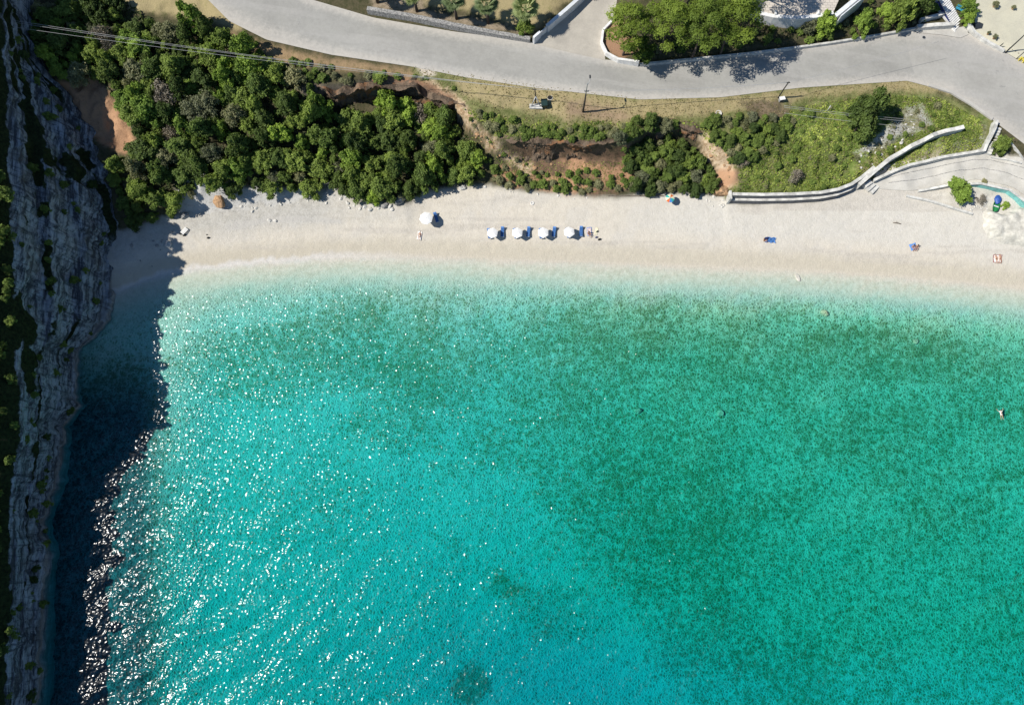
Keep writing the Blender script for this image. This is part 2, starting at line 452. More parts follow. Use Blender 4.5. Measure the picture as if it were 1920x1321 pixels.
for (sd_, fx_, col_) in ((301, .10, (dry[0], dry[1])), (302, .16, ((0.13, 0.15, 0.05), (0.05, 0.075, 0.02))), (303, .3, ((0.20, 0.19, 0.09), (0.09, 0.10, 0.04)))):
    grs_m = sstep(-14, 14, poly_sd(pxg, pyg, [(1385, 250), (1500, 205), (1640, 180), (1760, 190), (1840, 225), (1840, 275), (1640, 325), (1560, 362), (1370, 362), (1390, 310)]) + wob)
    paint(grs_m * sstep(0.06, 0.2, fbm(GX * fx_, GY * fx_, sd_, 4)) * .8, col_[0], col_[1], 0.5)
# clay
clay = ((0.43, 0.255, 0.15), (0.20, 0.115, 0.065))
pale = ((0.56, 0.44, 0.30), (0.26, 0.17, 0.09))
zone([(95, 155), (180, 145), (215, 185), (250, 245), (262, 290), (215, 285), (150, 240), (110, 195)], *clay, 0.42, 7, 0.5)
zone([(950, 268), (1180, 272), (1200, 330), (1150, 368), (1040, 366), (1000, 330), (960, 300)], (0.20, 0.125, 0.08), (0.085, 0.065, 0.04), 0.5, 9, 0.8)
zone([(1050, 305), (1080, 298), (1118, 312), (1125, 330), (1090, 322), (1060, 326)], *clay, 0.45, 5, 0.9)
zone([(1125, 318), (1160, 312), (1195, 335), (1170, 352), (1130, 345)], *clay, 0.5, 6, 0.9)
zone([(940, 312), (985, 318), (1000, 345), (960, 345), (925, 335)], *clay, 0.5, 6, 0.9)
zone([(1005, 335), (1060, 330), (1120, 350), (1060, 368), (1010, 352)], *clay, 0.45, 8, 0.5)
zone([(795, 145), (860, 175), (885, 215), (930, 268), (1000, 305), (990, 322), (940, 300), (905, 265), (868, 225), (840, 190), (795, 165)], *pale, 0.52, 4, 0.75)
zone([(690, 140), (790, 148), (850, 180), (840, 192), (780, 165), (700, 152)], (0.30, 0.17, 0.10), (0.20, 0.12, 0.075), 0.5, 5, 0.3)
zone([(1305, 240), (1330, 252), (1372, 300), (1384, 325), (1372, 352), (1340, 356), (1345, 320), (1320, 290)], *pale, 0.48, 5, 0.6)
zone([(1345, 315), (1385, 318), (1382, 345), (1340, 358)], *clay, 0.35, 6, 0.3)
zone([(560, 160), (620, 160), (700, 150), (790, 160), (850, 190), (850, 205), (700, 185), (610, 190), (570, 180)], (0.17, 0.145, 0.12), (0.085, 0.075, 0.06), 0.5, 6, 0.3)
zone([(780, 118), (812, 122), (815, 140), (790, 146)], (0.52, 0.46, 0.38), (0.36, 0.3, 0.2), 0.35, 5, 0.3)
# sand
t_sand = 1 - sstep(-0.8, 0.5, GY - YL[2] + wob * 0.03)
t_sand = np.where(GX > float(P(1640, 340, 3)[0]), 1 - sstep(-0.6, 0.4, GY - YL[3]), t_sand)
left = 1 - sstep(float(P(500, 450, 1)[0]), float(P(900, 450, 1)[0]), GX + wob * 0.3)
paint(t_sand, (0.575, 0.53, 0.45), (0.53, 0.485, 0.405), 0.5)
paint(t_sand * sstep(0.0, 0.15, nz) * 0.5, (0.54, 0.51, 0.455), (0.495, 0.465, 0.41), 0.5)
gx0 = float(P(1180, 420, 1.5)[0])
paint(t_sand * sstep(gx0 - 8, gx0 + 14, GX) * sstep(4, 7, -OFF) * 0.8, (0.56, 0.535, 0.48), (0.525, 0.50, 0.44), 0.5)
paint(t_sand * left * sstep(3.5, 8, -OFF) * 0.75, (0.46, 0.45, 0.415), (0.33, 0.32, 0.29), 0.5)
paint(sstep(-4.6, -1.6, OFF + wob * 0.03) * (1 - sstep(-0.6, 0.8, OFF)), (0.50, 0.455, 0.365), (0.47, 0.425, 0.34), 0.5)
paint(t_sand * sstep(1.5, 3, -OFF) * sstep(0.07, 0.17, fbm(GX * 0.045, GY * 0.8 + GX * .02, 61, 3)) * .55, (0.50, 0.46, 0.40), (0.40, 0.37, 0.32), 0.5)
paint(left * sstep(-0.9, -0.2, OFF + wob * 0.05) * (1 - sstep(0.3, 1.1, OFF + wob * 0.05)) * .8, (0.62, 0.60, 0.57), (0.54, 0.52, 0.49), 0.5)
zone([(330, 352), (372, 318), (405, 330), (450, 352), (560, 352), (615, 342), (560, 378), (440, 392), (390, 400), (340, 402)], (0.50, 0.49, 0.46), (0.24, 0.23, 0.21), 0.42, 6, 0.6)
zone([(420, 420), (500, 408), (560, 405), (640, 412), (640, 420), (560, 414), (500, 418), (430, 432)], (0.46, 0.44, 0.40), (0.20, 0.19, 0.17), 0.36, 4, 0.2)
# sea bed: sand with weed-grown cobbles, and painted shade under the cliff
paint(sstep(-0.3, 1.8, OFF), (0.58, 0.54, 0.45), (0.46, 0.43, 0.34), 0.5)
big = fbm(GX * 0.055, GY * 0.055, 51, 4)
rocky = np.zeros(GX.shape)
for (cx, cy, rx, ry, s) in ((1180, 620, 200, 60, .66), (1640, 665, 260, 70, .78), (1250, 700, 380, 210, .62), (700, 640, 210, 110, .72), (470, 690, 170, 90, .62), (760, 560, 160, 40, .55),
                            (760, 790, 130, 60, .4), (1330, 1130, 150, 200, .55), (1760, 860, 260, 190, .5),
                            (1760, 1230, 200, 110, .45), (880, 1285, 38, 48, .95), (940, 1100, 40, 26, .5), (1060, 1150, 120, 60, .35), (235, 770, 75, 110, 1.0),
                            (200, 900, 60, 130, .8), (1350, 1290, 60, 70, .6), (1790, 1180, 20, 120, .35), (180, 1130, 70, 90, .7)):
    q = ((pxg - cx - wob * 1.5) / rx) ** 2 + ((pyg - cy - wob) / ry) ** 2
    rocky = np.maximum(rocky, s * (1 - sstep(0.3, 1.25, q)))
diag = sstep(-60, 70, poly_sd(pxg, pyg, [(640, 640), (900, 570), (1300, 585), (2100, 640), (2100, 1500), (1420, 1500), (1200, 1180), (1000, 950), (790, 800)]) + wob * 2)
rocky = np.maximum(rocky, diag * (0.46 + 0.24 * np.exp(-((pxg - 1000 - (pyg - 900) * .62 - 190) / 190) ** 2)))
rocky = np.clip(rocky + big * 0.5 + fbm(GX * .2, GY * .2, 52, 4) * .55, 0, 1)
m_sea = sstep(4, 9, OFF + wob * 0.1)
paint(m_sea, (0.62, 0.60, 0.50), (0.22, 0.245, 0.13), 0.5)
paint(m_sea * sstep(-15, 35, GX + wob * .6) * (1 - sstep(1180, 1330, pyg)), (0.55, 0.58, 0.39), (0.165, 0.20, 0.085), 0.5)
paint(m_sea * sstep(1080, 1300, pyg) * np.exp(-((pxg - 1050) / 300) ** 2), (0.54, 0.54, 0.50), (0.20, 0.25, 0.20), 0.5)
BI = BI * (1 - m_sea) + m_sea * (0.33 + 0.36 * rocky)
weed_shade = m_sea * (1 - sstep(250, 345, pxg)) * sstep(620, 790, pyg)
paint(weed_shade, (0.17, 0.21, 0.22), (0.03, 0.045, 0.05), 0.5)  # cliff's shadow on the water put into the bed colour, over dark weed
BI = BI + weed_shade * .08
nv, nu = GX.shape
idx = np.arange(nv * nu).reshape(nv, nu)
F = np.stack([idx[:-1, :-1], idx[:-1, 1:], idx[1:, 1:], idx[1:, :-1]], -1).reshape(-1, 4)
ones = np.ones(GX.shape + (1,))
m, nt, bs = nodes("ground")
a1 = N(nt, "Attribute", attribute_name="tone_a").outputs["Color"]
a2 = N(nt, "Attribute", attribute_name="tone_b").outputs["Color"]
ab = N(nt, "Attribute", attribute_name="bias").outputs["Fac"]
au = N(nt, "Attribute", attribute_name="under").outputs["Fac"]
g1 = noise_tex(nt, 1.1, 8, 0.72)
vor = N(nt, "TexVoronoi", feature='DISTANCE_TO_EDGE'); vor.inputs["Scale"].default_value = 1.9; vor.inputs["Randomness"].default_value = 1.0  # pale gaps between cobbles, also imitating the net of caustic light
pos = N(nt, "NewGeometry").outputs["Position"]
warp = N(nt, "Mix", data_type='VECTOR'); warp.inputs[0].default_value = 0.35
nv_ = N(nt, "TexNoise"); nv_.inputs["Scale"].default_value = 0.8; nt.links.new(pos, nv_.inputs["Vector"])
vadd = N(nt, "VectorMath", operation='ADD'); nt.links.new(pos, vadd.inputs[0]); nt.links.new(nv_.outputs["Color"], vadd.inputs[1])
nt.links.new(vadd.outputs[0], vor.inputs["Vector"])
g2 = noise_tex(nt, 0.9, 7, 0.75)
g_sea = math_n(nt, 'ADD', math_n(nt, 'ADD', math_n(nt, 'MULTIPLY', ramp(nt, g1, 0.25, 0.75), 0.42), math_n(nt, 'MULTIPLY', ramp(nt, g2, 0.25, 0.75), 0.30)), math_n(nt, 'MULTIPLY', vor.outputs["Distance"], 0.75))
g1b = math_n(nt, 'ADD', math_n(nt, 'MULTIPLY', g1, 0.6), math_n(nt, 'MULTIPLY', noise_tex(nt, 3.4, 6, 0.75), 0.4))
g = mixc(nt, au, g1b, g_sea)
f = math_n(nt, 'ADD', g, math_n(nt, 'SUBTRACT', ab, 0.5))
lo_ = N(nt, "Mix", data_type='FLOAT'); nt.links.new(au, lo_.inputs[0]); lo_.inputs[2].default_value = 0.40; lo_.inputs[3].default_value = 0.18
hi_ = N(nt, "Mix", data_type='FLOAT'); nt.links.new(au, hi_.inputs[0]); hi_.inputs[2].default_value = 0.62; hi_.inputs[3].default_value = 0.74
mr = N(nt, "MapRange", interpolation_type='SMOOTHSTEP'); nt.links.new(f, mr.inputs[0]); nt.links.new(lo_.outputs[0], mr.inputs[1]); nt.links.new(hi_.outputs[0], mr.inputs[2])
fac = mr.outputs[0]
c = mixc(nt, fac, a1, a2)
gr = noise_tex(nt, 7.0, 5, 0.7)
c = mixc(nt, 1.0, c, mixc(nt, ramp(nt, gr, 0.25, 0.75), (0.91, 0.91, 0.91), (1.07, 1.07, 1.07)), 'MULTIPLY')
nt.links.new(c, bs.inputs["Base Color"])
bs.inputs["Roughness"].default_value = 0.95
bs.inputs["Specular IOR Level"].default_value = 0.1
hb = math_n(nt, 'ADD', g1, math_n(nt, 'MULTIPLY', noise_tex(nt, 5.0, 4, 0.65), 0.35))
hs_ = math_n(nt, 'ADD', math_n(nt, 'MULTIPLY', vor.outputs["Distance"], 3.2), math_n(nt, 'ADD', math_n(nt, 'MULTIPLY', g1, 2.4), math_n(nt, 'MULTIPLY', g2, 2.0)))
hm_ = N(nt, "Mix", data_type='FLOAT'); nt.links.new(au, hm_.inputs[0]); nt.links.new(hb, hm_.inputs[2]); nt.links.new(hs_, hm_.inputs[3])
bump(nt, bs, hm_.outputs[0], 0.55, 0.28)
MAT['ground'] = m
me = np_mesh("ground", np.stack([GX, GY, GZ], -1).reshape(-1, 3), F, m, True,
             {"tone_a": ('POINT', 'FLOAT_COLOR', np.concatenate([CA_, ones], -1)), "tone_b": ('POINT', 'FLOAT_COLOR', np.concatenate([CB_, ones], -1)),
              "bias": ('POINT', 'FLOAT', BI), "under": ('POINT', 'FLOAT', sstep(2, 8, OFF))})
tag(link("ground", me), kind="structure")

WAVE_ROUGH, WAVE_SLOPE = 0.19, 0.150
# ------------------------------------------------------------------ sea: a closed body of clear water over the bed
m, nt, bs = nodes("sea water")
nt.nodes.remove(bs)
out = nt.nodes["Material Output"]
geo_w = N(nt, "NewGeometry")
dt_ = N(nt, "VectorMath", operation='DOT_PRODUCT'); nt.links.new(geo_w.outputs["Normal"], dt_.inputs[0]); nt.links.new(geo_w.outputs["Incoming"], dt_.inputs[1])
inv = math_n(nt, 'SUBTRACT', 1.0, math_n(nt, 'ABSOLUTE', dt_.outputs["Value"]), True)
refl = math_n(nt, 'ADD', 0.022, math_n(nt, 'MULTIPLY', math_n(nt, 'POWER', inv, 5.0), 0.97))
gl = N(nt, "BsdfGlossy"); gl.inputs["Roughness"].default_value = WAVE_ROUGH
gl2 = N(nt, "BsdfGlossy"); gl2.inputs["Roughness"].default_value = 0.5       # the finest ripples, too small to model
glm = N(nt, "MixShader"); glm.inputs[0].default_value = 0.10; nt.links.new(gl.outputs[0], glm.inputs[1]); nt.links.new(gl2.outputs[0], glm.inputs[2])
tr = N(nt, "BsdfTransparent")
mx = N(nt, "MixShader"); nt.links.new(refl, mx.inputs[0]); nt.links.new(tr.outputs[0], mx.inputs[1]); nt.links.new(glm.outputs[0], mx.inputs[2])
nt.links.new(mx.outputs[0], out.inputs["Surface"])
va = N(nt, "VolumeAbsorption"); va.inputs["Color"].default_value = (0.0, 0.897, 0.922, 1); va.inputs["Density"].default_value = 0.42
nt.links.new(va.outputs[0], out.inputs["Volume"])
MAT['sea'] = m
dxw, nxw, nyw = 0.14, 1280, 640
kx, ky = np.meshgrid(2 * np.pi * np.fft.fftfreq(nxw, dxw), 2 * np.pi * np.fft.fftfreq(nyw, dxw))
kk = np.hypot(kx, ky); kk[0, 0] = 1e-6
lam = 2 * np.pi / kk
th = np.arctan2(ky, kx) - math.radians(118)             # waves run across the crests seen in the bay
spread = np.where(lam > 1.6, np.abs(np.cos(th)) ** 6, 0.30 + 0.70 * np.abs(np.cos(th)) ** 2)
band = lambda l0, w: np.exp(-(np.log(lam / l0) / w) ** 2)
S = (1.0 * band(0.62, .30) + 0.40 * band(1.5, .4) + 0.30 * band(4.0, .4) + 0.16 * band(8.0, .3)) * spread / kk ** 2 / kk
ph_ = RNG.random((nyw, nxw)) * 2 * np.pi
WH = np.real(np.fft.ifft2(np.sqrt(S) * np.exp(1j * ph_) * (lam > 0.40) * (lam < 30)))
S2 = (1.0 * band(3.2, .35) + 0.8 * band(6.5, .35)) * np.abs(np.cos(th)) ** 14 / kk ** 3
W2 = np.real(np.fft.ifft2(np.sqrt(S2) * np.exp(1j * np.roll(ph_, 77)) * (lam < 30)))
s2 = np.gradient(W2, dxw); W2 *= 0.105 / math.sqrt(0.5 * (np.var(s2[0]) + np.var(s2[1])))
sl = np.gradient(WH, dxw)
WH *= WAVE_SLOPE / math.sqrt(0.5 * (np.var(sl[0]) + np.var(sl[1])))
yy_ = 6.0 + (np.arange(nyw) - nyw / 2 + .5)[:, None] * dxw
WH = WH * (1 + .35 * sstep(2, 30, yy_)) + W2 * (1 - sstep(0, 26, yy_))
wxs = np.concatenate([[-1450, -500, -180, -104], (np.arange(nxw) - nxw / 2 + .5)[20:-20] * dxw, [104, 180, 500, 1450]])
wys = np.concatenate([[-1300, -500, -180, -60], 6.0 + (np.arange(nyw) - nyw / 2 + .5)[8:-8] * dxw, [60, 100]])
WX, WY = np.meshgrid(wxs, wys)
WZ = np.zeros(WX.shape)
fine = WH[8:-8, 20:-20]
FX, FY = WX[4:-2, 4:-4], WY[4:-2, 4:-4]
dpt = -loft(FX, FY)[0]
ex = np.minimum(1, np.minimum(np.abs(FX - wxs[4]), np.abs(FX - wxs[-5])) / 3) * np.minimum(1, np.abs(FY - wys[4]) / 3)
WZ[4:-2, 4:-4] = fine * ex * (0.25 + 0.85 * sstep(0.0, 1.2, dpt))
nv, nu = WX.shape
top = np.stack([WX, WY, WZ], -1).reshape(-1, 3)
ix = np.arange(nv * nu).reshape(nv, nu)
Ft = np.stack([ix[:-1, :-1], ix[:-1, 1:], ix[1:, 1:], ix[1:, :-1]], -1).reshape(-1, 4)
rim = np.concatenate([ix[0, :], ix[1:, -1], ix[-1, -2::-1], ix[-2:0:-1, 0]])
low = top[rim].copy(); low[:, 2] = -26
bi = len(top) + np.arange(len(rim)); rn, bn_ = np.roll(rim, -1), np.roll(bi, -1)
Fs = np.stack([rim, bi, bn_, rn], -1)
cb_ = len(top) + len(rim)
cc_ = np.full(len(rim), cb_)
half = np.arange(0, len(rim) - 1, 2)
Fb = np.stack([np.full(len(half), cb_), bi[(half + 2) % len(rim)], bi[half + 1], bi[half]], -1)
me = np_mesh("sea", np.concatenate([top, low, [[0, -600, -26]]]), np.concatenate([Ft, Fs, Fb]), m, True)
tag(link("sea", me), kind="structure")
# ------------------------------------------------------------------ grey limestone cliff: bedded slabs rising out of the sea
CL = [(1500, 90, -3, 0, 6.5), (1321, 96, -2, 14, 6.5), (1200, 98, -2, 16, 6.8), (1100, 103, -2, 18, 7.2), (1035, 110, -2, 22, 7.6), (1000, 98, -2, 24, 7.8), (950, 106, -2, 28, 7.8),
      (900, 130, -2, 33, 9.6), (850, 136, -2, 38, 11.2), (800, 140, -2, 40, 12.8), (765, 164, -2, 40, 13.5), (735, 160, -2, 38, 14), (690, 158, -2, 35, 14), (655, 166, -2, 34, 14),
      (630, 192, -2, 33, 14), (600, 220, -2, 32, 14.3), (540, 228, -1.5, 30, 15.5), (480, 232, -1, 28, 17), (430, 237, 0.5, 26, 18), (380, 226, 3, 25, 19), (320, 208, 6, 22, 18.6),
      (240, 176, 9, 20, 19), (170, 120, 12.5, 20, 19.8), (110, 68, 16, 16, 22.5), (60, 48, 17.5, 12, 23), (0, 34, 18.5, 8, 23.5), (-160, 20, 20, -5, 25)]
cl = np.array(CL, float)
rows = np.linspace(0, len(CL) - 1, 420)
ri = np.arange(len(CL))
py_ = np.interp(rows, ri, cl[:, 0])
wv = lambda s, f, a: fbm(py_ * f, py_ * 0 + s, s, 4) * a
Bp = P(np.interp(rows, ri, cl[:, 1]) + wv(61, 0.05, 16), py_, np.interp(rows, ri, cl[:, 2]))
Tp = P(np.interp(rows, ri, cl[:, 3]) + wv(62, 0.03, 16), py_, np.interp(rows, ri, cl[:, 4]))
NT, NX = 110, 26
tt = np.linspace(0, 1, NT)
CV = np.empty((len(rows), NT + NX, 3))
TI = np.empty((len(rows), NT + NX))
RR, TT = np.meshgrid(np.arange(len(rows)), tt, indexing='ij')
Yr = Bp[:, 1][:, None] * (1 - TT) + Tp[:, 1][:, None] * TT
nb = 3.6
warp_t = TT + 0.16 * fbm(Yr * 0.022, TT * 0.9, 71, 2) + 0.045 * fbm(Yr * 0.16, TT * 2.5, 72, 3)
ph = 2 * np.pi * nb * warp_t
amp_t = 1.0 / (2 * np.pi * nb) * np.clip(np.sin(np.pi * TT) * 3, 0, 1)
zf = TT + amp_t * np.sin(ph)
xf = TT - amp_t * np.sin(ph) * 1.0
d = Tp - Bp
X = Bp[:, 0][:, None] + d[:, 0][:, None] * xf
Z = Bp[:, 2][:, None] + d[:, 2][:, None] * zf
rough = fbm(Yr * 0.16, Z * 0.10, 73, 4) * 1.8 + fbm(Yr * 0.9, Z * 0.3, 74, 5) * 1.0 - np.abs(fbm(Yr * 0.45, TT * 14, 75, 4)) * 1.6
rough *= np.clip(np.sin(np.pi * np.clip(TT, 0.03, 1)) * 2.5, 0.25, 1)
X = X + rough
Z = Z + fbm(Yr * 0.7, TT * 9, 76, 3) * 0.4
ledge = sstep(0.05, 0.75, -np.cos(ph)) * sstep(-0.04, 0.12, fbm(Yr * 0.08, np.floor(nb * warp_t) * 3.7, 78, 3)) * sstep(0.04, 0.12, TT)
ledge = np.clip(ledge + 1.4 * sstep(0.08, 0.22, fbm(Yr * 0.14, TT * 4.0, 79, 4)) * sstep(.05, .2, TT), 0, 1)
VG = np.ones((len(rows), NT + NX)); VG[:, :NT] = ledge
CV[:, :NT, 0], CV[:, :NT, 1], CV[:, :NT, 2] = X, Yr, Z
TI[:, :NT] = TT
for k in range(NX):                                     # the land above, rising away behind the edge
    s = ((k + 1) / NX) ** 1.6 * 70
    x = X[:, -1] - s
    CV[:, NT + k, 0] = x
    CV[:, NT + k, 1] = Yr[:, -1]
    CV[:, NT + k, 2] = Z[:, -1] + min(s, 5) * 1.3 + max(0, s - 5) * 0.12 + fbm(x * 0.3, Yr[:, -1] * 0.3, 77, 3) * min(1, s) * 1.6
    TI[:, NT + k] = 2
sk = CV[:, :1].copy(); sk[..., 0] += 0.4; sk[..., 2] -= 9
CV = np.concatenate([sk, CV], 1); VG = np.concatenate([VG[:, :1] * 0, VG], 1)                       # the foot goes on down under the sea bed
ci = np.arange(CV.shape[0] * CV.shape[1]).reshape(CV.shape[:2])
F = np.stack([ci[:-1, :-1], ci[1:, :-1], ci[1:, 1:], ci[:-1, 1:]], -1).reshape(-1, 4)
m, nt, bs = nodes("grey bedded limestone")
geo = N(nt, "NewGeometry")
pos = geo.outputs["Position"]
sn = N(nt, "SeparateXYZ"); nt.links.new(geo.outputs["True Normal"], sn.inputs[0])
st = noise_tex(nt, 1.0, 8, 0.72, pos, 0.25, (0.7, 8.0, 0.7), math.radians(6))       # streaks along the beds
cr = noise_tex(nt, 0.9, 7, 0.72, pos, 0.6, (5.0, 0.55, 5.0), math.radians(-14))     # runnels down the slabs
bl = noise_tex(nt, 0.25, 6, 0.65, pos)
rock = mixc(nt, ramp(nt, st, 0.40, 0.60), (0.075, 0.085, 0.10), (0.48, 0.53, 0.59))
rock = mixc(nt, math_n(nt, 'MULTIPLY', ramp(nt, cr, 0.50, 0.64), 0.75), rock, (0.05, 0.058, 0.07))
rock = mixc(nt, math_n(nt, 'MULTIPLY', ramp(nt, bl, 0.50, 0.70), 0.6), rock, (0.13, 0.13, 0.125))
sp = N(nt, "SeparateXYZ"); nt.links.new(pos, sp.inputs[0])
rim = ramp(nt, math_n(nt, 'ADD', sp.outputs[2], math_n(nt, 'MULTIPLY', bl, 1.2)), 2.0, 0.9)
rock = mixc(nt, math_n(nt, 'MULTIPLY', rim, 0.7), rock, (0.36, 0.345, 0.31))
vg = N(nt, "Attribute", attribute_name="plants").outputs["Fac"]
vegm = ramp(nt, math_n(nt, 'ADD', vg, math_n(nt, 'MULTIPLY', math_n(nt, 'SUBTRACT', noise_tex(nt, 1.2, 5, 0.7), 0.5), 1.3)), 0.45, 0.75)
vc = mixc(nt, ramp(nt, noise_tex(nt, 2.0, 5, 0.7), 0.35, 0.65), (0.014, 0.022, 0.008), (0.04, 0.056, 0.018))
hi = ramp(nt, sp.outputs[2], 1.2, 3.0)
nt.links.new(mixc(nt, math_n(nt, 'MULTIPLY', vegm, hi), rock, vc), bs.inputs["Base Color"])
bs.inputs["Roughness"].default_value = 0.9
bs.inputs["Specular IOR Level"].default_value = 0.15
bump(nt, bs, math_n(nt, 'ADD', st, math_n(nt, 'ADD', cr, noise_tex(nt, 3.0, 5, 0.7))), 0.9, 0.6)
tag(link("cliff", np_mesh("cliff", CV.reshape(-1, 3), F, m, False, {"plants": ('POINT', 'FLOAT', VG)})), kind="structure")
def cliff_at(row_py, t):
    """A point on the cliff: the row by its survey height in the photograph, t from foot 0 to edge 1 (above 1: the land behind)."""
    i = int(np.argmin(np.abs(py_ - row_py)))
    j = int(t * (NT - 1)) if t <= 1 else NT + min(NX - 1, int((t - 1) * NX))
    return Vector(CV[i, j + 1])

# ------------------------------------------------------------------ bare earth scarps below the road: undercut faces
m, nt, bs = nodes("eroded earth")
pos = N(nt, "NewGeometry").outputs["Position"]
sp = N(nt, "SeparateXYZ"); nt.links.new(pos, sp.inputs[0])
e1 = noise_tex(nt, 0.7, 7, 0.7, pos, 0.3, (2.2, 2.2, 0.8)); e2 = noise_tex(nt, 2.6, 6, 0.72, pos); e3 = noise_tex(nt, 0.35, 5, 0.65, pos)
c = mixc(nt, ramp(nt, e1, 0.35, 0.62), (0.055, 0.043, 0.032), (0.21, 0.155, 0.11))
c = mixc(nt, math_n(nt, 'MULTIPLY', ramp(nt, e3, 0.50, 0.66), 0.8), c, (0.36, 0.17, 0.075))
c = mixc(nt, math_n(nt, 'MULTIPLY', ramp(nt, e2, 0.58, 0.70), 0.7), c, (0.36, 0.31, 0.25))
nt.links.new(c, bs.inputs["Base Color"]); bs.inputs["Roughness"].default_value = 0.95; bs.inputs["Specular IOR Level"].default_value = 0.05
bump(nt, bs, math_n(nt, 'ADD', e1, e2), 0.9, 0.4)
MAT['earth'] = m
def scarp(top, foot, seed, out=0.45):
    n, k = 260, 46
    a, b = line(top), line(foot)
    X = np.linspace(a[0, 0], a[-1, 0], n)
    A = np.stack([X, np.interp(X, a[:, 0], a[:, 1]), np.interp(X, a[:, 0], a[:, 2])], -1)
    B = np.stack([X, np.interp(X, b[:, 0], b[:, 1]), np.interp(X, b[:, 0], b[:, 2])], -1)
    A[:, 2] = ground_z(A[:, 0], A[:, 1] + .6) + .15
    A[:, 2] = np.convolve(np.pad(A[:, 2], 6, 'edge'), np.ones(13) / 13, 'valid')
    t = np.linspace(-0.12, 1.12, k)[None, :]
    T = np.clip(t, 0, 1)
    Y = A[:, 1:2] * (1 - T) + np.minimum(A[:, 1:2] + .2, B[:, 1:2] + 0.3) * T
    Zs = A[:, 2:3] * (1 - t) + (B[:, 2:3] - .8) * t
    prof = out * (0.9 * (1 - sstep(0.0, 0.22, T)) + 1.2 * sstep(0.55, 1.0, T)) + .25     # lip above, hollow, talus below
    rel = fbm(X[:, None] * .45, Zs * .35, seed, 4) * 2.2 + fbm(X[:, None] * 1.8, Zs * 1.0, seed + 3, 4) * 0.9
    ends = np.clip(np.minimum(np.arange(n), n - 1 - np.arange(n)) / 30, 0, 1)[:, None]
    Y = Y - (prof + rel * .8) * ends + (1 - ends) * 1.2
    Y = np.where(t < 0, Y + (-t) * 14, Y)                                         # the lip runs back under the turf
    Zs = np.where(t < 0, A[:, 2:3] - .12, Zs)
    V = np.stack([np.broadcast_to(X[:, None], Y.shape), Y, Zs], -1)
    i = np.arange(n * k).reshape(n, k)
    F = np.stack([i[:-1, :-1], i[:-1, 1:], i[1:, 1:], i[1:, :-1]], -1).reshape(-1, 4)
    tag(link("earth_scarp", np_mesh("earth_scarp", V.reshape(-1, 3), F, m, False)), kind="structure")
zz = lambda pts, z: [(x, y, z) for x, y in pts]
scarp([(925, 262, 9.6), (1000, 264, 9.3), (1100, 268, 9.2), (1195, 262, 9)], [(925, 300, 5), (1000, 297, 4.8), (1100, 297, 4.7), (1195, 290, 4.8)], 201)
scarp([(575, 163, 11.4), (620, 168, 11.4), (700, 158, 11.3), (780, 160, 11.2), (850, 192, 10.7), (872, 212, 10.3)], [(575, 200, 7.4), (620, 194, 7.3), (700, 185, 7.2), (780, 186, 7.2), (850, 217, 7.2), (872, 240, 7)], 211)
scarp([(1200, 248, 9.1), (1260, 230, 9.1), (1300, 240, 8.8), (1322, 260, 8.2)], [(1200, 280, 5), (1260, 264, 5.2), (1300, 274, 5), (1322, 298, 4.8)], 221)
# ------------------------------------------------------------------ foliage
def leaf_mat(name, lo, hi, trans=0.25):
    m, nt, bs = nodes(name)
    out = nt.nodes["Material Output"]
    ti = N(nt, "Attribute", attribute_name="tint").outputs["Fac"]
    oi = N(nt, "ObjectInfo").outputs["Random"]
    c = mixc(nt, ti, lo, hi)
    c = mixc(nt, 1.0, c, mixc(nt, oi, (0.66, 0.70, 0.72), (1.34, 1.24, 1.08)), 'MULTIPLY')
    nt.links.new(c, bs.inputs["Base Color"])
    bs.inputs["Roughness"].default_value = 0.6
    bs.inputs["Specular IOR Level"].default_value = 0.25
    tl = N(nt, "BsdfTranslucent"); nt.links.new(mixc(nt, 1.0, c, (1.1, 1.25, 0.6), 'MULTIPLY'), tl.inputs[0])
    mx = N(nt, "MixShader"); mx.inputs[0].default_value = trans
    nt.links.new(bs.outputs[0], mx.inputs[1]); nt.links.new(tl.outputs[0], mx.inputs[2]); nt.links.new(mx.outputs[0], out.inputs[0])
    return m
LM = {'dark': leaf_mat("dark evergreen leaves", (0.036, 0.062, 0.017), (0.139, 0.205, 0.049)),
      'green': leaf_mat("mid green leaves", (0.055, 0.095, 0.019), (0.267, 0.365, 0.080)),
      'bright': leaf_mat("fresh green leaves", (0.096, 0.165, 0.023), (0.306, 0.439, 0.079)),
      'olive': leaf_mat("grey olive leaves", (0.103, 0.119, 0.058), (0.347, 0.354, 0.208)),
      'grey': leaf_mat("dry grey twigs", (0.110, 0.098, 0.080), (0.330, 0.305, 0.265), 0.1),
      'pine': leaf_mat("pine needles", (0.066, 0.110, 0.013), (0.230, 0.315, 0.048)),
      'palm': leaf_mat("palm leaves", (0.135, 0.203, 0.074), (0.528, 0.574, 0.311)),
      'grass': leaf_mat("grass blades", (0.072, 0.122, 0.019), (0.420, 0.501, 0.120)),
      'straw': leaf_mat("dry grass blades", (0.187, 0.154, 0.066), (0.508, 0.424, 0.230)),
      'under': leaf_mat("low dark undergrowth", (0.018, 0.030, 0.010), (0.070, 0.095, 0.030))}
def quads(C, Nrm, size, rng, aspect=1.6):
    """Leaf faces at C (n,3) facing about Nrm, size (n,)."""
    n = len(C)
    t = rng.normal(size=(n, 3)); a = np.cross(Nrm, t); a /= np.linalg.norm(a, axis=1, keepdims=True) + 1e-9
    b = np.cross(Nrm, a); b /= np.linalg.norm(b, axis=1, keepdims=True) + 1e-9
    s = size[:, None]
    V = np.stack([C - a * s * aspect / 2, C - b * s / 2 + Nrm * s * 0.15, C + a * s * aspect / 2, C + b * s / 2 + Nrm * s * 0.15], 1)
    return V.reshape(-1, 3), np.arange(4 * n).reshape(n, 4)
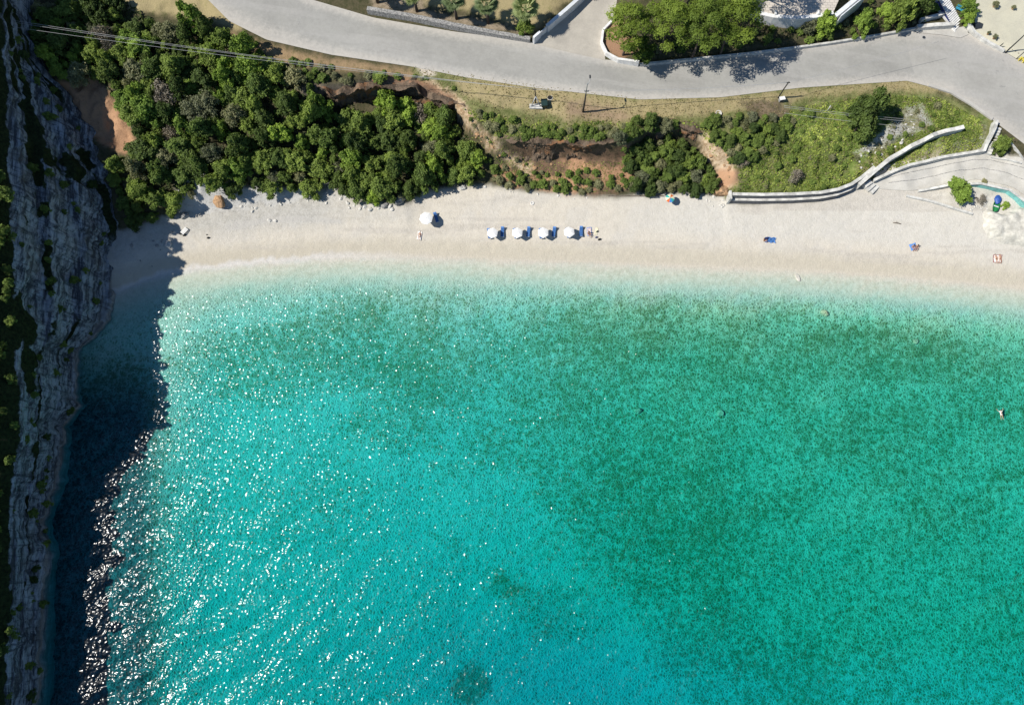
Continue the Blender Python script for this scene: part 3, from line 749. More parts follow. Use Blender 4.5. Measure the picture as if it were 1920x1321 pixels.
def cloud(lobes, per, leaf, rng, up=0.35, shell=0.62, jitter=0.55):
    """Leaves through the outer part of each lobe (x, y, z, rx, ry, rz). Lobes and clumps within them vary in tone."""
    Cs, Ns, Ss, Ts = [], [], [], []
    vol = np.array([l[3] * l[4] for l in lobes]); vol = vol / vol.mean()
    for l, w in zip(lobes, vol):
        n = max(12, int(per * w))
        d = rng.normal(size=(n, 3)); d /= np.linalg.norm(d, axis=1, keepdims=True)
        d[:, 2] = np.where(d[:, 2] < -0.35, -d[:, 2], d[:, 2])
        r = shell + (1 - shell) * rng.random(n) ** 0.6 + 0.28 * rng.random(n) ** 6
        lump = 1 + 0.32 * np.sin(d[:, 0] * 5 + l[0] * 9) * np.sin(d[:, 1] * 5 + l[1] * 7) + 0.16 * np.sin(d[:, 2] * 9 + l[2] * 5)
        c = np.array(l[:3]) + d * np.array(l[3:6]) * (r * lump)[:, None]
        nn = d + rng.normal(size=(n, 3)) * jitter + np.array([0, 0, up]); nn /= np.linalg.norm(nn, axis=1, keepdims=True)
        Cs.append(c); Ns.append(nn); Ss.append(leaf * (0.6 + 0.8 * rng.random(n)))
        Ts.append(np.clip(rng.random() * 0.55 + 0.45 * rng.random(n) , 0, 1))
    C, Nr, S, T = np.concatenate(Cs), np.concatenate(Ns), np.concatenate(Ss), np.concatenate(Ts)
    V, F = quads(C, Nr, S, rng)
    return V, F, T
def leaf_mesh(name, V, F, T, mat):
    return np_mesh(name, V, F, mat, False, {"tint": ('FACE', 'FLOAT', T)})
def stem_mesh(name, lobes, r0, rng, base=(0, 0, -0.5), mat='bark'):
    """Trunk and limbs from the base up into the lobes."""
    mb = MB()
    top = max(l[2] for l in lobes)
    fork = Vector((base[0] + rng.normal() * 0.05 * top, base[1] + rng.normal() * 0.05 * top, top * 0.42))
    mb.tube([base, (Vector(base) + fork) / 2 + Vector((rng.normal() * 0.05, rng.normal() * 0.05, 0)), fork], [r0, r0 * 0.85, r0 * 0.7], 7)
    for l in sorted(lobes, key=lambda q: -q[3])[:9]:
        e = Vector(l[:3])
        mid = (fork + e) / 2 + Vector((0, 0, 0.12 * (e - fork).length))
        mb.tube([fork, mid, e], [r0 * 0.55, r0 * 0.35, r0 * 0.12], 5)
    me = bpy.data.meshes.new(name); me.from_pydata(mb.v, [], mb.f); me.materials.append(MAT[mat])
    return me
def dome_lobes(rng, n, R, H, rl, flat=0.85):
    out = [(0, 0, H * 0.55, R * 0.55, R * 0.55, H * 0.45)]
    for k in range(n):
        a = 2 * math.pi * (k * 0.618 + rng.random() * 0.2); q = math.sqrt((k + 0.5) / n)
        x, y = math.cos(a) * R * q * 0.8, math.sin(a) * R * q * 0.8
        z = H * (0.30 + 0.55 * (1 - q * q) + 0.12 * rng.normal())
        s = R * rl * (0.75 + 0.5 * rng.random())
        out.append((x, y, max(0.15, z), s, s, s * flat))
    return out
def shrub_variant(kind, seed):
    rng = np.random.default_rng(seed)
    if kind == 'grey':
        lob = dome_lobes(rng, 9, 1.0, 1.1, 0.42)
        V, F, T = cloud(lob, 150, 0.075, rng, 0.1, 0.3, 1.2)
    elif kind == 'olive':
        lob = dome_lobes(rng, 16, 1.0, 1.25, 0.30)
        V, F, T = cloud(lob, 210, 0.075, rng, 0.7, 0.4, 0.9)
    else:
        lob = dome_lobes(rng, int(17 + rng.integers(0, 12)), 1.0, 1.2 + 0.5 * rng.random(), 0.27)
        lob = [(x + rng.normal() * .1, y + rng.normal() * .1, z * (0.8 + .4 * rng.random()), a, b, c) for x, y, z, a, b, c in lob]
        V, F, T = cloud(lob, 230, 0.085, rng, 0.8, 0.5, 0.7)
    return leaf_mesh(kind + "_foliage", V, F, T, LM[kind]), stem_mesh(kind + "_stem", lob, 0.07, rng)
SHRUB = {k: [shrub_variant(k, 100 + 13 * i + 7 * len(k)) for i in range(n)] for k, n in (('dark', 5), ('green', 5), ('bright', 3), ('olive', 4), ('grey', 3))}
SHRUB_PARENT = {}
def shrub(kind, x, y, z, r, hs=1.0, label=None, cat="shrub", group=None, name="shrub", var=None):
    var = int(RNG.integers(len(SHRUB[kind]))) if var is None else var
    key = (kind, var, name)
    if key not in SHRUB_PARENT:
        o = empty(name, (0, 0, 0))
        f = link("foliage", SHRUB[kind][var][0], o); s = link("stem", SHRUB[kind][var][1], o)
        SHRUB_PARENT[key] = o
    else:
        o = copy_tree(SHRUB_PARENT[key])
        for k in ("label", "category", "group"):
            if k in o: del o[k]
    o.location = (x, y, z - 0.12 * r)
    o.rotation_euler = (RNG.normal() * 0.1, RNG.normal() * 0.1, RNG.random() * 6.283)
    o.scale = (r * (0.8 + 0.35 * RNG.random()), r * (0.8 + 0.45 * RNG.random()), r * hs)
    return tag(o, label, cat, group)

LAND = [("bare clay hollow under the cliff", 190, 225), ("bend of the road", 430, 70), ("dark overhang below the road", 650, 185), ("dead grey shrub", 790, 208),
        ("bright green tree", 735, 190), ("orange clay boulder", 413, 378), ("white scree behind the beach", 385, 345), ("pale clay ridge", 905, 240), ("sandy gap by the road", 800, 130),
        ("big white parasol", 798, 395), ("shaded corner of the beach", 290, 420), ("foot of the cliff", 225, 340), ("power lines", 300, 80), ("top corner of the photo", 60, 60), ("rock pile", 690, 365),
        ("lone tall shrub by the road", 360, 35), ("brown clay scarp", 1080, 300), ("tall lamp pole", 1093, 205), ("multicoloured parasol", 1257, 365), ("second clay gully", 1345, 290),
        ("dark green bin", 1018, 195), ("concrete ring in the grass", 1347, 212), ("stepped concrete seawall", 1450, 365), ("short wooden pole", 1460, 180),
        ("row of blue loungers", 990, 420), ("white gate wall by the driveway", 1040, 45), ("terrace", 1490, 30), ("striped steps", 1790, 30), ("curved white wall", 1720, 265)]
DIRS = ["right of", "above", "left of", "below"]
USED = {}
SEEN_LABELS = set()
ALL_SHRUBS = []
def where_words(px, py, near=None):
    ds = sorted(LAND, key=lambda l: (l[1] - px) ** 2 + (l[2] - py) ** 2)
    n, lx, ly = ds[near or 0]
    dx, dy = px - lx, -(py - ly)
    dist = math.hypot(dx, dy)
    k = int(((math.degrees(math.atan2(dy, dx)) + 45) % 360) // 90)
    return ("close " if dist < 34 else "further " if dist > 85 else "just ") + DIRS[k] + " the " + n
COLW = {'dark': ["dark green", "deep green", "blackish green"], 'green': ["mid green", "leaf green", "dull green"], 'bright': ["bright green", "yellow green", "fresh green"],
        'olive': ["grey olive", "silvery olive", "pale olive"], 'grey': ["dry grey", "bare twiggy grey", "brownish grey"]}
def shrub_label(kind, r, px, py, noun="shrub"):
    size = "small" if r < 1.05 else "mid sized" if r < 1.6 else "large"
    for near in (0, 1, 2):
        for cw in COLW[kind][:1]:
            lab = "%s %s %s %s" % (size, cw, noun, where_words(px, py, near))
            if lab not in SEEN_LABELS:
                SEEN_LABELS.add(lab); return lab
    a, b = where_words(px, py, 0), where_words(px, py, 1)
    lab = "%s %s %s %s and %s" % (size, COLW[kind][0], noun, a, b)
    lab = " ".join(lab.split()[:16])
    SEEN_LABELS.add(lab)
    return lab
# maquis between the road and the beach: each shrub seen from above stands on its own
def scatter(poly, n_try, rmin, rmax, kinds, group, gap=0.66, hs=(0.85, 1.25), placed=None, holes=()):
    placed = [] if placed is None else placed
    poly = np.asarray(poly, float)
    zlo = 6.0
    c = np.concatenate([P(poly[:, 0], poly[:, 1], 2.0), P(poly[:, 0], poly[:, 1], 14.0)])
    x0, y0, x1, y1 = c[:, 0].min(), c[:, 1].min(), c[:, 0].max(), c[:, 1].max()
    X, Y = RNG.uniform(x0, x1, n_try), RNG.uniform(y0, y1, n_try)
    R = rmax - (rmax - rmin) * np.sqrt(np.linspace(0, 1, n_try))
    Zg = ground_z(X, Y)
    PX, PY = proj(X, Y, Zg + R * 0.8)
    ok = poly_sd(PX, PY, poly) > 0
    for hpoly in holes: ok &= poly_sd(PX, PY, hpoly) < -2
    ks, ws = list(kinds), np.array(list(kinds.values()), float); ws /= ws.sum()
    for i in np.nonzero(ok)[0]:
        x, y, r = X[i], Y[i], R[i]
        if any((x - a) ** 2 + (y - b) ** 2 < (gap * (r + q)) ** 2 for a, b, q in placed): continue
        placed.append((x, y, r))
        k = ks[int(RNG.choice(len(ks), p=ws))]
        ALL_SHRUBS.append((k, x, y, float(Zg[i]), r, RNG.uniform(*hs), float(PX[i]), float(PY[i]), group))
    return placed
maquis = [(40, 15), (120, 5), (200, -10), (222, 0), (215, 40), (250, 45), (330, 45), (385, 45), (430, 75), (500, 105), (560, 140), (590, 160), (600, 200), (690, 215), (790, 195), (850, 215), (880, 260),
          (905, 320), (905, 335), (800, 352), (770, 365), (740, 368), (700, 368), (650, 362), (615, 345), (540, 355), (470, 352), (430, 358), (370, 340), (355, 395), (300, 385), (250, 350), (215, 300),
          (250, 285), (255, 250), (225, 190), (205, 150), (110, 140), (70, 80)]
bowlp = [(100, 155), (180, 145), (215, 185), (250, 245), (258, 285), (215, 282), (150, 240), (110, 195)]
mix_main = {'dark': 3.0, 'green': 6.5, 'bright': 3.2, 'olive': 1.8, 'grey': 0.35}
pl = scatter(maquis, 7500, 0.6, 2.5, mix_main, "maquis shrubs between the road and the beach", 0.60, (0.9, 1.5), holes=[bowlp])
gully = [(205, 300), (250, 350), (330, 400), (300, 405), (235, 425), (222, 380)]
pl = scatter(gully, 500, 0.8, 1.6, {'dark': 1, 'green': 0.5}, "maquis shrubs between the road and the beach", 0.6, placed=pl)
cen = [(880, 225), (930, 262), (990, 262), (1180, 262), (1210, 240), (1180, 232), (1060, 238), (980, 228), (900, 200)]
pl = scatter(cen, 700, 0.45, 1.0, {'green': 4, 'dark': 2, 'olive': 2, 'grey': 1}, "low shrubs along the scarp edge", 0.62, (0.7, 1.0), placed=pl)
foot_c = [(905, 318), (960, 312), (1010, 345), (1060, 335), (1150, 330), (1160, 352), (1090, 358), (1010, 352), (930, 345)]
pl = scatter(foot_c, 700, 0.5, 1.1, {'green': 4, 'dark': 2, 'olive': 2}, "shrubs at the foot of the clay scarp", 0.66, (0.7, 1.0), placed=pl)
foot_d = [(890, 285), (930, 300), (960, 322), (1010, 322), (1060, 318), (1170, 315), (1185, 345), (1090, 352), (1000, 350), (920, 338)]
pl = scatter(foot_d, 420, 0.4, 0.95, {'green': 4, 'dark': 3, 'olive': 3}, "shrubs over the clay below the scarp", 0.85, (0.7, 1.0), placed=pl)
ridge_ = [(868, 205), (900, 240), (940, 270), (990, 300), (985, 325), (930, 290), (895, 262), (862, 222)]
pl = scatter(ridge_, 160, 0.3, 0.65, {'green': 3, 'olive': 3}, "small shrubs breaking up the pale clay ridge", 1.0, (0.7, 1.0), placed=pl)
dark_c = [(1145, 265), (1180, 232), (1250, 216), (1268, 232), (1222, 248), (1215, 268), (1265, 262), (1312, 290), (1345, 335), (1342, 352), (1160, 356), (1190, 320), (1165, 290)]
pl = scatter(dark_c, 2200, 0.6, 1.7, {'dark': 4, 'green': 3, 'olive': 2}, "shrubs in the second gully", 0.56, (0.8, 1.4), placed=pl)
rt = [(1320, 225), (1380, 215), (1490, 215), (1480, 245), (1430, 290), (1385, 315), (1355, 280)]
pl = scatter(rt, 1000, 0.55, 1.3, {'dark': 4, 'green': 3, 'olive': 1, 'grey': 1}, "shrubs between the second gully and the grass slope", 0.62, (0.7, 1.0), placed=pl)
grs = [(1480, 200), (1640, 185), (1760, 185), (1830, 225), (1740, 250), (1640, 320), (1560, 355), (1400, 358), (1400, 310), (1470, 260)]
pl = scatter(grs, 260, 0.35, 0.9, {'green': 4, 'olive': 3, 'bright': 2, 'dark': 2, 'grey': 1}, "low shrubs on the grass slope", 1.4, (0.5, 0.8), placed=pl)
upv = [(450, 78), (520, 104), (620, 120), (760, 142), (700, 150), (600, 154), (545, 140), (480, 102)]
pl = scatter(upv, 500, 0.5, 1.2, {'green': 4, 'dark': 2, 'olive': 3}, "shrubs along the road verge above the overhang", 0.64, (0.6, 0.9), placed=pl)
verge = [(620, 112), (770, 132), (870, 165), (880, 200), (830, 165), (770, 142), (690, 140), (600, 128)]
pl = scatter(verge, 160, 0.35, 0.7, {'green': 4, 'olive': 2, 'bright': 1}, "low shrubs on the road verge", 0.8, (0.5, 0.8), placed=pl)
bank = [(1215, 85), (1215, 105), (1400, 88), (1560, 68), (1700, 45), (1760, 30), (1750, 0), (1640, -10), (1600, 30), (1540, 55), (1430, 40), (1400, 60)]
pl = scatter(bank, 700, 0.5, 1.1, {'dark': 4, 'green': 1.4, 'olive': 0.8}, "shrubs on the bank behind the roadside wall", 0.75, (0.7, 1.1), placed=pl)
# single plants that stand out
def one(kind, px, py, r, hs, label, name="shrub", cat="shrub", var=None):
    g = G(px, py, r * hs * 0.7)
    return shrub(kind, g.x, g.y, g.z, r, hs, label, cat, None, name, var)
drop = [(735, 192, 24), (788, 212, 20), (1493, 330, 18), (362, 38, 16), (1640, 200, 45)]
ALL_SHRUBS[:] = [s for s in ALL_SHRUBS if not any((s[6] - a) ** 2 + (s[7] - b) ** 2 < c * c for a, b, c in drop)]
ALL_SHRUBS.sort(key=lambda s: -s[4])
REST = []
for n_, (k, x, y, z, r, hs, px, py, grp) in enumerate(ALL_SHRUBS):
    if n_ < 245 and -15 < px < 1935 and py > -12: shrub(k, x, y, z, r, hs, shrub_label(k, r, px, py), "shrub", grp)
    else: REST.append((k, x, y, z, r, hs))
one('bright', 735, 190, 2.3, 1.7, "tallest bright green tree rising out of the maquis below the overhang", "small_tree", "tree", 0)
one('grey', 788, 212, 1.9, 1.2, "dead bare grey shrub beside the bright green tree", var=0)
one('grey', 1493, 330, 1.6, 1.0, "round dry brownish bush alone on the grass slope above the seawall", var=1)
one('bright', 362, 38, 2.2, 1.7, "lone tall yellow green shrub at the dry verge by the road bend", "small_tree", "tree", 1)
one('dark', 1628, 205, 3.1, 1.6, "tall dark tree on the grass slope casting a black shadow", "small_tree", "tree", 0)
one('dark', 1614, 232, 2.3, 1.5, "lower dark tree against the tall one on the grass slope", "small_tree", "tree", 2)
one('green', 1882, 268, 1.7, 1.2, "leafy green bush in the triangular bed beside the stone stair", var=1)
one('dark', 1873, 283, 1.3, 0.9, "low dark bush in the triangular bed by the path kerb", var=1)
one('bright', 1808, 352, 2.1, 1.3, "olive green bush growing behind the aqua wall beside the path", var=2)
one('grey', 1842, 374, 1.2, 0.7, "tangle of dry brown twigs between the aqua wall and the blue bundle", var=2)
one('bright', 1886, 384, 0.8, 0.45, "small low green plant on the white rock under the aqua wall", var=1)
one('bright', 1915, 422, 1.1, 0.5, "green cushion plant on the white rock at the photo's right edge", var=0)
one('olive', 1847, 340, 0.7, 0.5, "tiny dry plant on top of the aqua wall", var=0)
one('bright', 1546, 40, 2.0, 1.6, "yellow green tree in front of the terrace parapet", "small_tree", "tree", 2)
one('olive', 1520, 46, 1.6, 1.2, "pale olive bush left of the yellow green tree below the terrace", var=1)
one('bright', 1617, 42, 1.7, 1.5, "rounded light green bush on the bank right of the white wall", var=1)
one('green', 1690, 18, 2.4, 1.6, "bushy green tree on the bank by the striped steps", "small_tree", "tree", 3)
one('bright', 1665, 22, 1.6, 1.2, "light green bush left of the bushy tree near the striped steps", var=0)
one('dark', 1725, 10, 2.2, 1.6, "dark green tree between the bushy tree and the striped steps", "small_tree", "tree", 4)
one('bright', 1752, 12, 1.2, 0.9, "low lime green plant beside the top of the striped steps", var=2)
one('green', 985, 50, 1.5, 1.2, "green bush under the fan palm inside the stone wall corner", var=0)
# hedge at the yard
hb = G(1822, 18)
for i, (px, py) in enumerate(((1818, 34), (1820, 20), (1817, 6))):
    one('bright', px, py, 1.35, 1.0, ["lime green hedge bush nearest the foot of the striped steps", "lime green hedge bush in the middle of the hedge by the yard",
                                      "lime green hedge bush at the top edge of the photo by the yard"][i], "hedge_bush", "shrub", i)
# trees on the cliff: shaded crowns along the edge and on the land behind
cn = 0
for i in range(700):
    ry = RNG.uniform(-60, 1330)
    t = 1 + RNG.random() ** 1.4 * 0.42 if i % 5 else RNG.uniform(0.15, 0.95)
    p = cliff_at(ry, float(t)); p = Vector(p)
    p.y += RNG.normal() * 0.3
    if 100 < ry < 340 and .9 < t < 1.25: continue
    if ry > 470 and t > 1 and RNG.random() < 0.7: continue
    r = RNG.uniform(1.0, 2.2) * (1 if ry < 470 else .6) if t > 1 else RNG.uniform(0.35, 0.85)
    px, py = proj(p.x, p.y, p.z + r * .5)
    if py < -40 or py > 1360 or px < -40 or px > 300: continue
    if any((p.x - a) ** 2 + (p.y - b) ** 2 < (0.6 * (r + q)) ** 2 for a, b, q in pl): continue
    pl.append((p.x, p.y, r))
    k = ['dark', 'dark', 'dark', 'green'][int(RNG.integers(4))] if t > 1 else ['dark', 'green'][int(RNG.integers(2))]
    yb = int(np.clip((py + 40) // 120, 0, 11))
    yw = ["level with the power lines", "level with the clay hollow", "level with the gully head", "level with the back of the beach", "level with the beach", "level with the shallows", "above the cliff's jutting foot",
          "above the notch in the cliff foot", "above the dark water", "below the notch in the cliff foot", "near the photo's lower left", "at the photo's lower left corner"][yb]
    lab = ("%s %s shrub on the cliff %s %s" % ("large" if r > 1.6 else "small" if r < 0.8 else "mid sized", COLW[k][0], "top" if t > 1.02 else "edge" if t > 0.9 else "ledge", yw))
    if cn > 30 or r < .5:
        REST.append((k, p.x, p.y, p.z, r, 1.2)); cn += 1
        if cn > 190: break
        continue
    shrub(k, p.x, p.y, p.z, r, RNG.uniform(0.9, 1.6), lab, "shrub", "shrubs on the cliff " + yw)
    cn += 1

def rest_mesh(kinds, name, label, mat):
    Vs, Ts = [], []
    for (k, x, y, z, r, hs) in REST:
        if k not in kinds: continue
        me = SHRUB[k][int(RNG.integers(len(SHRUB[k])))][0]
        v = np.empty(len(me.vertices) * 3, np.float32); me.vertices.foreach_get("co", v); v = v.reshape(-1, 4, 3)
        t = np.empty(len(me.polygons), np.float32); me.attributes["tint"].data.foreach_get("value", t)
        sel = RNG.random(len(v)) < 0.36
        v, t = v[sel], t[sel]
        a = RNG.random() * 6.283; ca, sa = math.cos(a), math.sin(a)
        c = v.mean(1, keepdims=True); v = c + (v - c) * 1.55
        Vs.append(np.stack([(v[..., 0] * ca - v[..., 1] * sa) * r + x, (v[..., 0] * sa + v[..., 1] * ca) * r + y, v[..., 2] * r * hs + z - .12 * r], -1).reshape(-1, 3))
        Ts.append(np.clip(t * .9 + RNG.normal() * .1, 0, 1))
    V = np.concatenate(Vs); T = np.concatenate(Ts)
    tag(link(name, leaf_mesh(name, V, np.arange(len(V)).reshape(-1, 4), T, LM[mat])), label, "scrub", kind="stuff")
rest_mesh(('dark', 'green', 'bright'), "green_scrub", "small green scrub between the larger shrubs on the slopes and the cliff", 'green')
rest_mesh(('olive', 'grey'), "grey_scrub", "small grey olive scrub between the larger shrubs on the slopes", 'olive')

# pines over the road
def pine(px, py, h, R, label, seed, n=17):
    rng = np.random.default_rng(seed)
    g = P(px, py, 11.5 + h * 0.85)
    z0 = float(ground_z(g[0], g[1]))
    root = empty("pine_tree", (g[0], g[1], z0), 0, label, "tree", "pines behind the white kerb wall")
    lob = [(rng.normal() * R * .15, rng.normal() * R * .15, h * .72, R * .4, R * .4, R * .25)]
    for k in range(n):
        a = 2.39996 * k; q = math.sqrt((k + .3) / n)
        lob.append((math.cos(a) * R * q + rng.normal() * .2, math.sin(a) * R * q + rng.normal() * .2, h * (0.92 - 0.38 * q * q + rng.normal() * 0.05), *(R * (0.22 + 0.12 * rng.random()),) * 2, R * 0.19))
    V, F, T = cloud(lob, 560, 0.15, rng, 0.9, 0.62, 0.5)
    link("crown", leaf_mesh("pine_crown", V, F, T, LM['pine']), root)
    link("trunk", stem_mesh("pine_trunk", lob, 0.22, rng), root)
    return root
pine(1185, 30, 11.5, 4.0, "leftmost broad pine leaning over the white kerb wall", 5)
pine(1205, 82, 5.0, 2.4, "small low pine crown beside the white kerb wall", 6, 12)
pine(1265, 18, 12.5, 3.8, "second pine from the driveway with a loose crown", 7)
pine(1335, 16, 14.0, 4.4, "third pine from the driveway above the shaded road", 8)
pine(1398, 0, 14.5, 4.2, "pine beside the paved terrace", 9)
pine(1235, -50, 12.0, 4.2, "pine behind the second one at the top edge of the photo", 10)
pine(1450, -80, 14.5, 4.4, "pine above the terrace, its crown cut by the top edge of the photo", 11)
pine(1320, -70, 14.5, 4.4, "pine behind the third one, out beyond the top edge", 12)
# fan palms
def palm(px, py, h, R, label, seed):
    rng = np.random.default_rng(seed)
    g = P(px, py, 12.4 + h)
    z0 = float(ground_z(g[0], g[1]))
    root = empty("fan_palm", (g[0], g[1], z0), 0, label, "palm tree", "fan palms behind the stone wall")
    mb = MB(); mb.tube([(0.15, -0.1, -0.4), (0.05, 0, h * 0.4), (0, 0, h * 0.96)], [0.30, 0.24, 0.26], 10)
    mb.build("trunk", MAT['bark'], root, True)
    V, F, T = [], [], []
    nf = 30
    for k in range(nf):
        a = 2.39996 * k; el = math.radians(74 - 92 * (k / nf) ** .8 + rng.normal() * 6)
        d = Vector((math.cos(a) * math.cos(el), math.sin(a) * math.cos(el), math.sin(el)))
        side = Vector((-math.sin(a), math.cos(a), 0)); up = d.cross(side) * -1
        o = Vector((0, 0, h)); L1 = R * 0.42
        tip = o + d * L1
        b = len(V)
        V += [o + side * .02, o - side * .02, tip - side * .02, tip + side * .02]; F.append((b, b + 1, b + 2, b + 3)); T.append(.5)
        nseg = 13; tone = 0.15 + 0.75 * (1 - k / nf) * rng.random() + 0.1
        for s in range(nseg):
            f = -1.25 + 2.5 * s / (nseg - 1)
            ll = R * (0.62 - 0.16 * abs(f))
            e = tip + (d * math.cos(f) + side * math.sin(f)) * ll - Vector((0, 0, ll * 0.14))
            mdl = tip + (d * math.cos(f) + side * math.sin(f)) * ll * 0.55
            w = (d * -math.sin(f) + side * math.cos(f)) * R * 0.05
            b = len(V)
            V += [tip, mdl - w + up * .02, e, mdl + w]; F.append((b, b + 1, b + 2, b + 3)); T.append(min(1, tone + rng.normal() * .07))
    link("crown", leaf_mesh("palm_crown", np.array([tuple(v) for v in V]), np.array(F), np.clip(T, 0, 1), LM['palm']), root)
palm(985, 14, 4.8, 2.64, "fan palm nearest the gate wall, over a green bush", 1)
palm(912, 8, 4.8, 2.40, "middle fan palm behind the grey stone wall", 2)
palm(851, 2, 4.8, 2.40, "fan palm left of the middle one behind the stone wall", 3)
palm(775, -8, 4.6, 2.40, "fan palm cut by the top edge, above the far end of the stone wall", 4)
palm(700, -22, 4.6, 2.64, "leftmost fan palm, its crown out of the photo and its shadow on the road", 5)
palm(1060, -60, 4.8, 2.64, "fan palm beyond the top edge behind the gate wall", 6)

# grass and low growth nobody could count
def blades(name, poly, n, hgt, mat, label, z=0.0, clear=(), w=0.5, tilt=0.5):
    poly = np.asarray(poly, float)
    c = np.concatenate([P(poly[:, 0], poly[:, 1], 2.0), P(poly[:, 0], poly[:, 1], 14.0)])
    X = RNG.uniform(c[:, 0].min(), c[:, 0].max(), n); Y = RNG.uniform(c[:, 1].min(), c[:, 1].max(), n)
    Z = ground_z(X, Y); PX, PY = proj(X, Y, Z)
    dens = fbm(X * 0.35, Y * 0.35, 91, 3) + 0.5
    ok = (poly_sd(PX, PY, poly) > 0) & (RNG.random(n) < np.clip(dens * 2.2 - 0.35, 0, 1))
    for h_ in clear: ok &= poly_sd(PX, PY, h_) < -1
    X, Y, Z, dens = X[ok], Y[ok], Z[ok], dens[ok]
    k = len(X)
    s = hgt * (0.5 + RNG.random(k))
    nn = RNG.normal(size=(k, 3)) * tilt + np.array([0, 0, 1.0]); nn /= np.linalg.norm(nn, axis=1, keepdims=True)
    V, F = quads(np.stack([X, Y, Z + s * 0.4 + z], -1), nn, s * w * 2, RNG, 1.9)
    T = np.clip(0.22 + 0.9 * (fbm(X * 0.8, Y * 0.8, 92, 3) + 0.2) + 0.9 * fbm(X * 0.16, Y * 0.16, 93, 3) + RNG.normal(size=k) * 0.14, 0, 1)
    tag(link(name, leaf_mesh(name, V, F, T, LM[mat])), label, name.replace("_", " "), kind="stuff")
rocky_spot = [(1690, 205), (1730, 195), (1750, 235), (1640, 285), (1620, 280), (1650, 250)]
blades("grass", [(1385, 260), (1500, 200), (1640, 178), (1760, 184), (1838, 225), (1845, 275), (1640, 325), (1560, 362), (1370, 362), (1390, 310)], 42000, 0.20, 'grass',
       "green grass over the slope between the road and the seawall", clear=[rocky_spot])
blades("dry_patches", [(1400, 225), (1500, 200), (1640, 178), (1760, 184), (1845, 225), (1850, 285), (1640, 325), (1560, 350), (1400, 350)], 16000, 0.15, 'straw', "pale dry grass in patches over the green slope")
blades("dry_grass", [(775, 125), (1000, 158), (1200, 185), (1350, 184), (1500, 165), (1700, 152), (1790, 176), (1640, 180), (1480, 215), (1330, 225), (1180, 245), (1060, 245), (930, 225), (870, 190), (770, 145)],
       26000, 0.13, 'straw', "dry straw coloured grass along the seaward verge of the road")
blades("undergrowth", [(40, 20), (215, -10), (300, 45), (385, 50), (500, 105), (600, 160), (690, 215), (790, 195), (880, 260), (905, 335), (770, 365), (615, 345), (430, 355), (370, 340), (310, 395), (215, 300), (255, 285), (225, 190), (110, 140)],
       30000, 0.34, 'under', "dark undergrowth filling the gaps between the maquis shrubs", clear=[bowlp])
blades("ground_cover", [(1215, 95), (1400, 84), (1560, 64), (1720, 42), (1760, 20), (1740, -20), (1600, 20), (1420, 40), (1330, 40), (1220, 70)], 9000, 0.25, 'under', "dark ground cover on the shaded bank behind the roadside wall")
blades("scarp_weeds", [(870, 205), (990, 225), (1180, 228), (1240, 222), (1330, 230), (1345, 300), (1310, 250), (1180, 265), (990, 262), (930, 258)], 14000, 0.18, 'grass', "weeds and low grass along the edge of the clay scarp")

blades("clay_weeds", [(870, 215), (930, 265), (1000, 300), (1180, 305), (1160, 360), (1040, 362), (960, 335), (900, 300)], 14000, 0.11, 'grass', "sparse weeds over the bare clay below the scarp")
# ------------------------------------------------------------------ roads and paving: sheets laid on the ground
def strip(name, lo, hi, n, mat, lift=0.06, m=14, over=None):
    """A paved sheet between two lines of world points (x, y), resting on the ground."""
    lo, hi = np.asarray(lo, float), np.asarray(hi, float)
    def res(w):
        s = np.concatenate([[0], np.cumsum(np.hypot(*(w[1:] - w[:-1]).T))])
        q = np.linspace(0, s[-1], n)
        return np.stack([np.interp(q, s, w[:, 0]), np.interp(q, s, w[:, 1])], -1)
    a, b = res(lo), res(hi)
    t = np.linspace(0, 1, m)[None, :, None]
    XY = a[:, None] * (1 - t) + b[:, None] * t
    Z = ground_z(XY[..., 0], XY[..., 1]) + lift
    V = np.concatenate([XY, Z[..., None]], -1)
    E = np.abs(np.broadcast_to(t[..., 0], Z.shape) * 2 - 1)
    i = np.arange(n * m).reshape(n, m)
    F = np.stack([i[:-1, :-1], i[1:, :-1], i[1:, 1:], i[:-1, 1:]], -1).reshape(-1, 4)
    return link(name, np_mesh(name, V.reshape(-1, 3), F, mat, True, {"edge": ('POINT', 'FLOAT', E)}))
def gp(pts):
    return [tuple(G(x, y))[:2] for x, y in pts]
m, nt, bs = nodes("bleached asphalt")
ed = N(nt, "Attribute", attribute_name="edge").outputs["Fac"]
n1 = noise_tex(nt, 0.12, 6, 0.65); n2 = noise_tex(nt, 1.6, 6, 0.7); n3 = noise_tex(nt, 9.0, 4, 0.7)
c = mixc(nt, ramp(nt, n1, 0.35, 0.65), (0.285, 0.278, 0.255), (0.34, 0.332, 0.303))
sxr = N(nt, "SeparateXYZ"); nt.links.new(N(nt, "NewGeometry").outputs["Position"], sxr.inputs[0])
sec = ramp(nt, math_n(nt, 'ADD', sxr.outputs[0], math_n(nt, 'MULTIPLY', sxr.outputs[1], 0.12)), float(P(1703, 100, 7.7)[0]) + float(P(1703, 100, 7.7)[1]) * .12 - .1, float(P(1703, 100, 7.7)[0]) + float(P(1703, 100, 7.7)[1]) * .12 + .1)
c = mixc(nt, sec, c, mixc(nt, 1.0, c, (1.13, 1.12, 1.11), 'MULTIPLY'))
dust = ramp(nt, math_n(nt, 'ADD', ed, math_n(nt, 'MULTIPLY', math_n(nt, 'SUBTRACT', n2, 0.5), 0.5)), 0.50, 0.98)
c = mixc(nt, math_n(nt, 'MULTIPLY', dust, 0.85), c, (0.47, 0.44, 0.39))
tk = noise_tex(nt, 0.5, 5, 0.6, None, 0.2, (14.0, 1.2, 1.0), math.radians(-9))
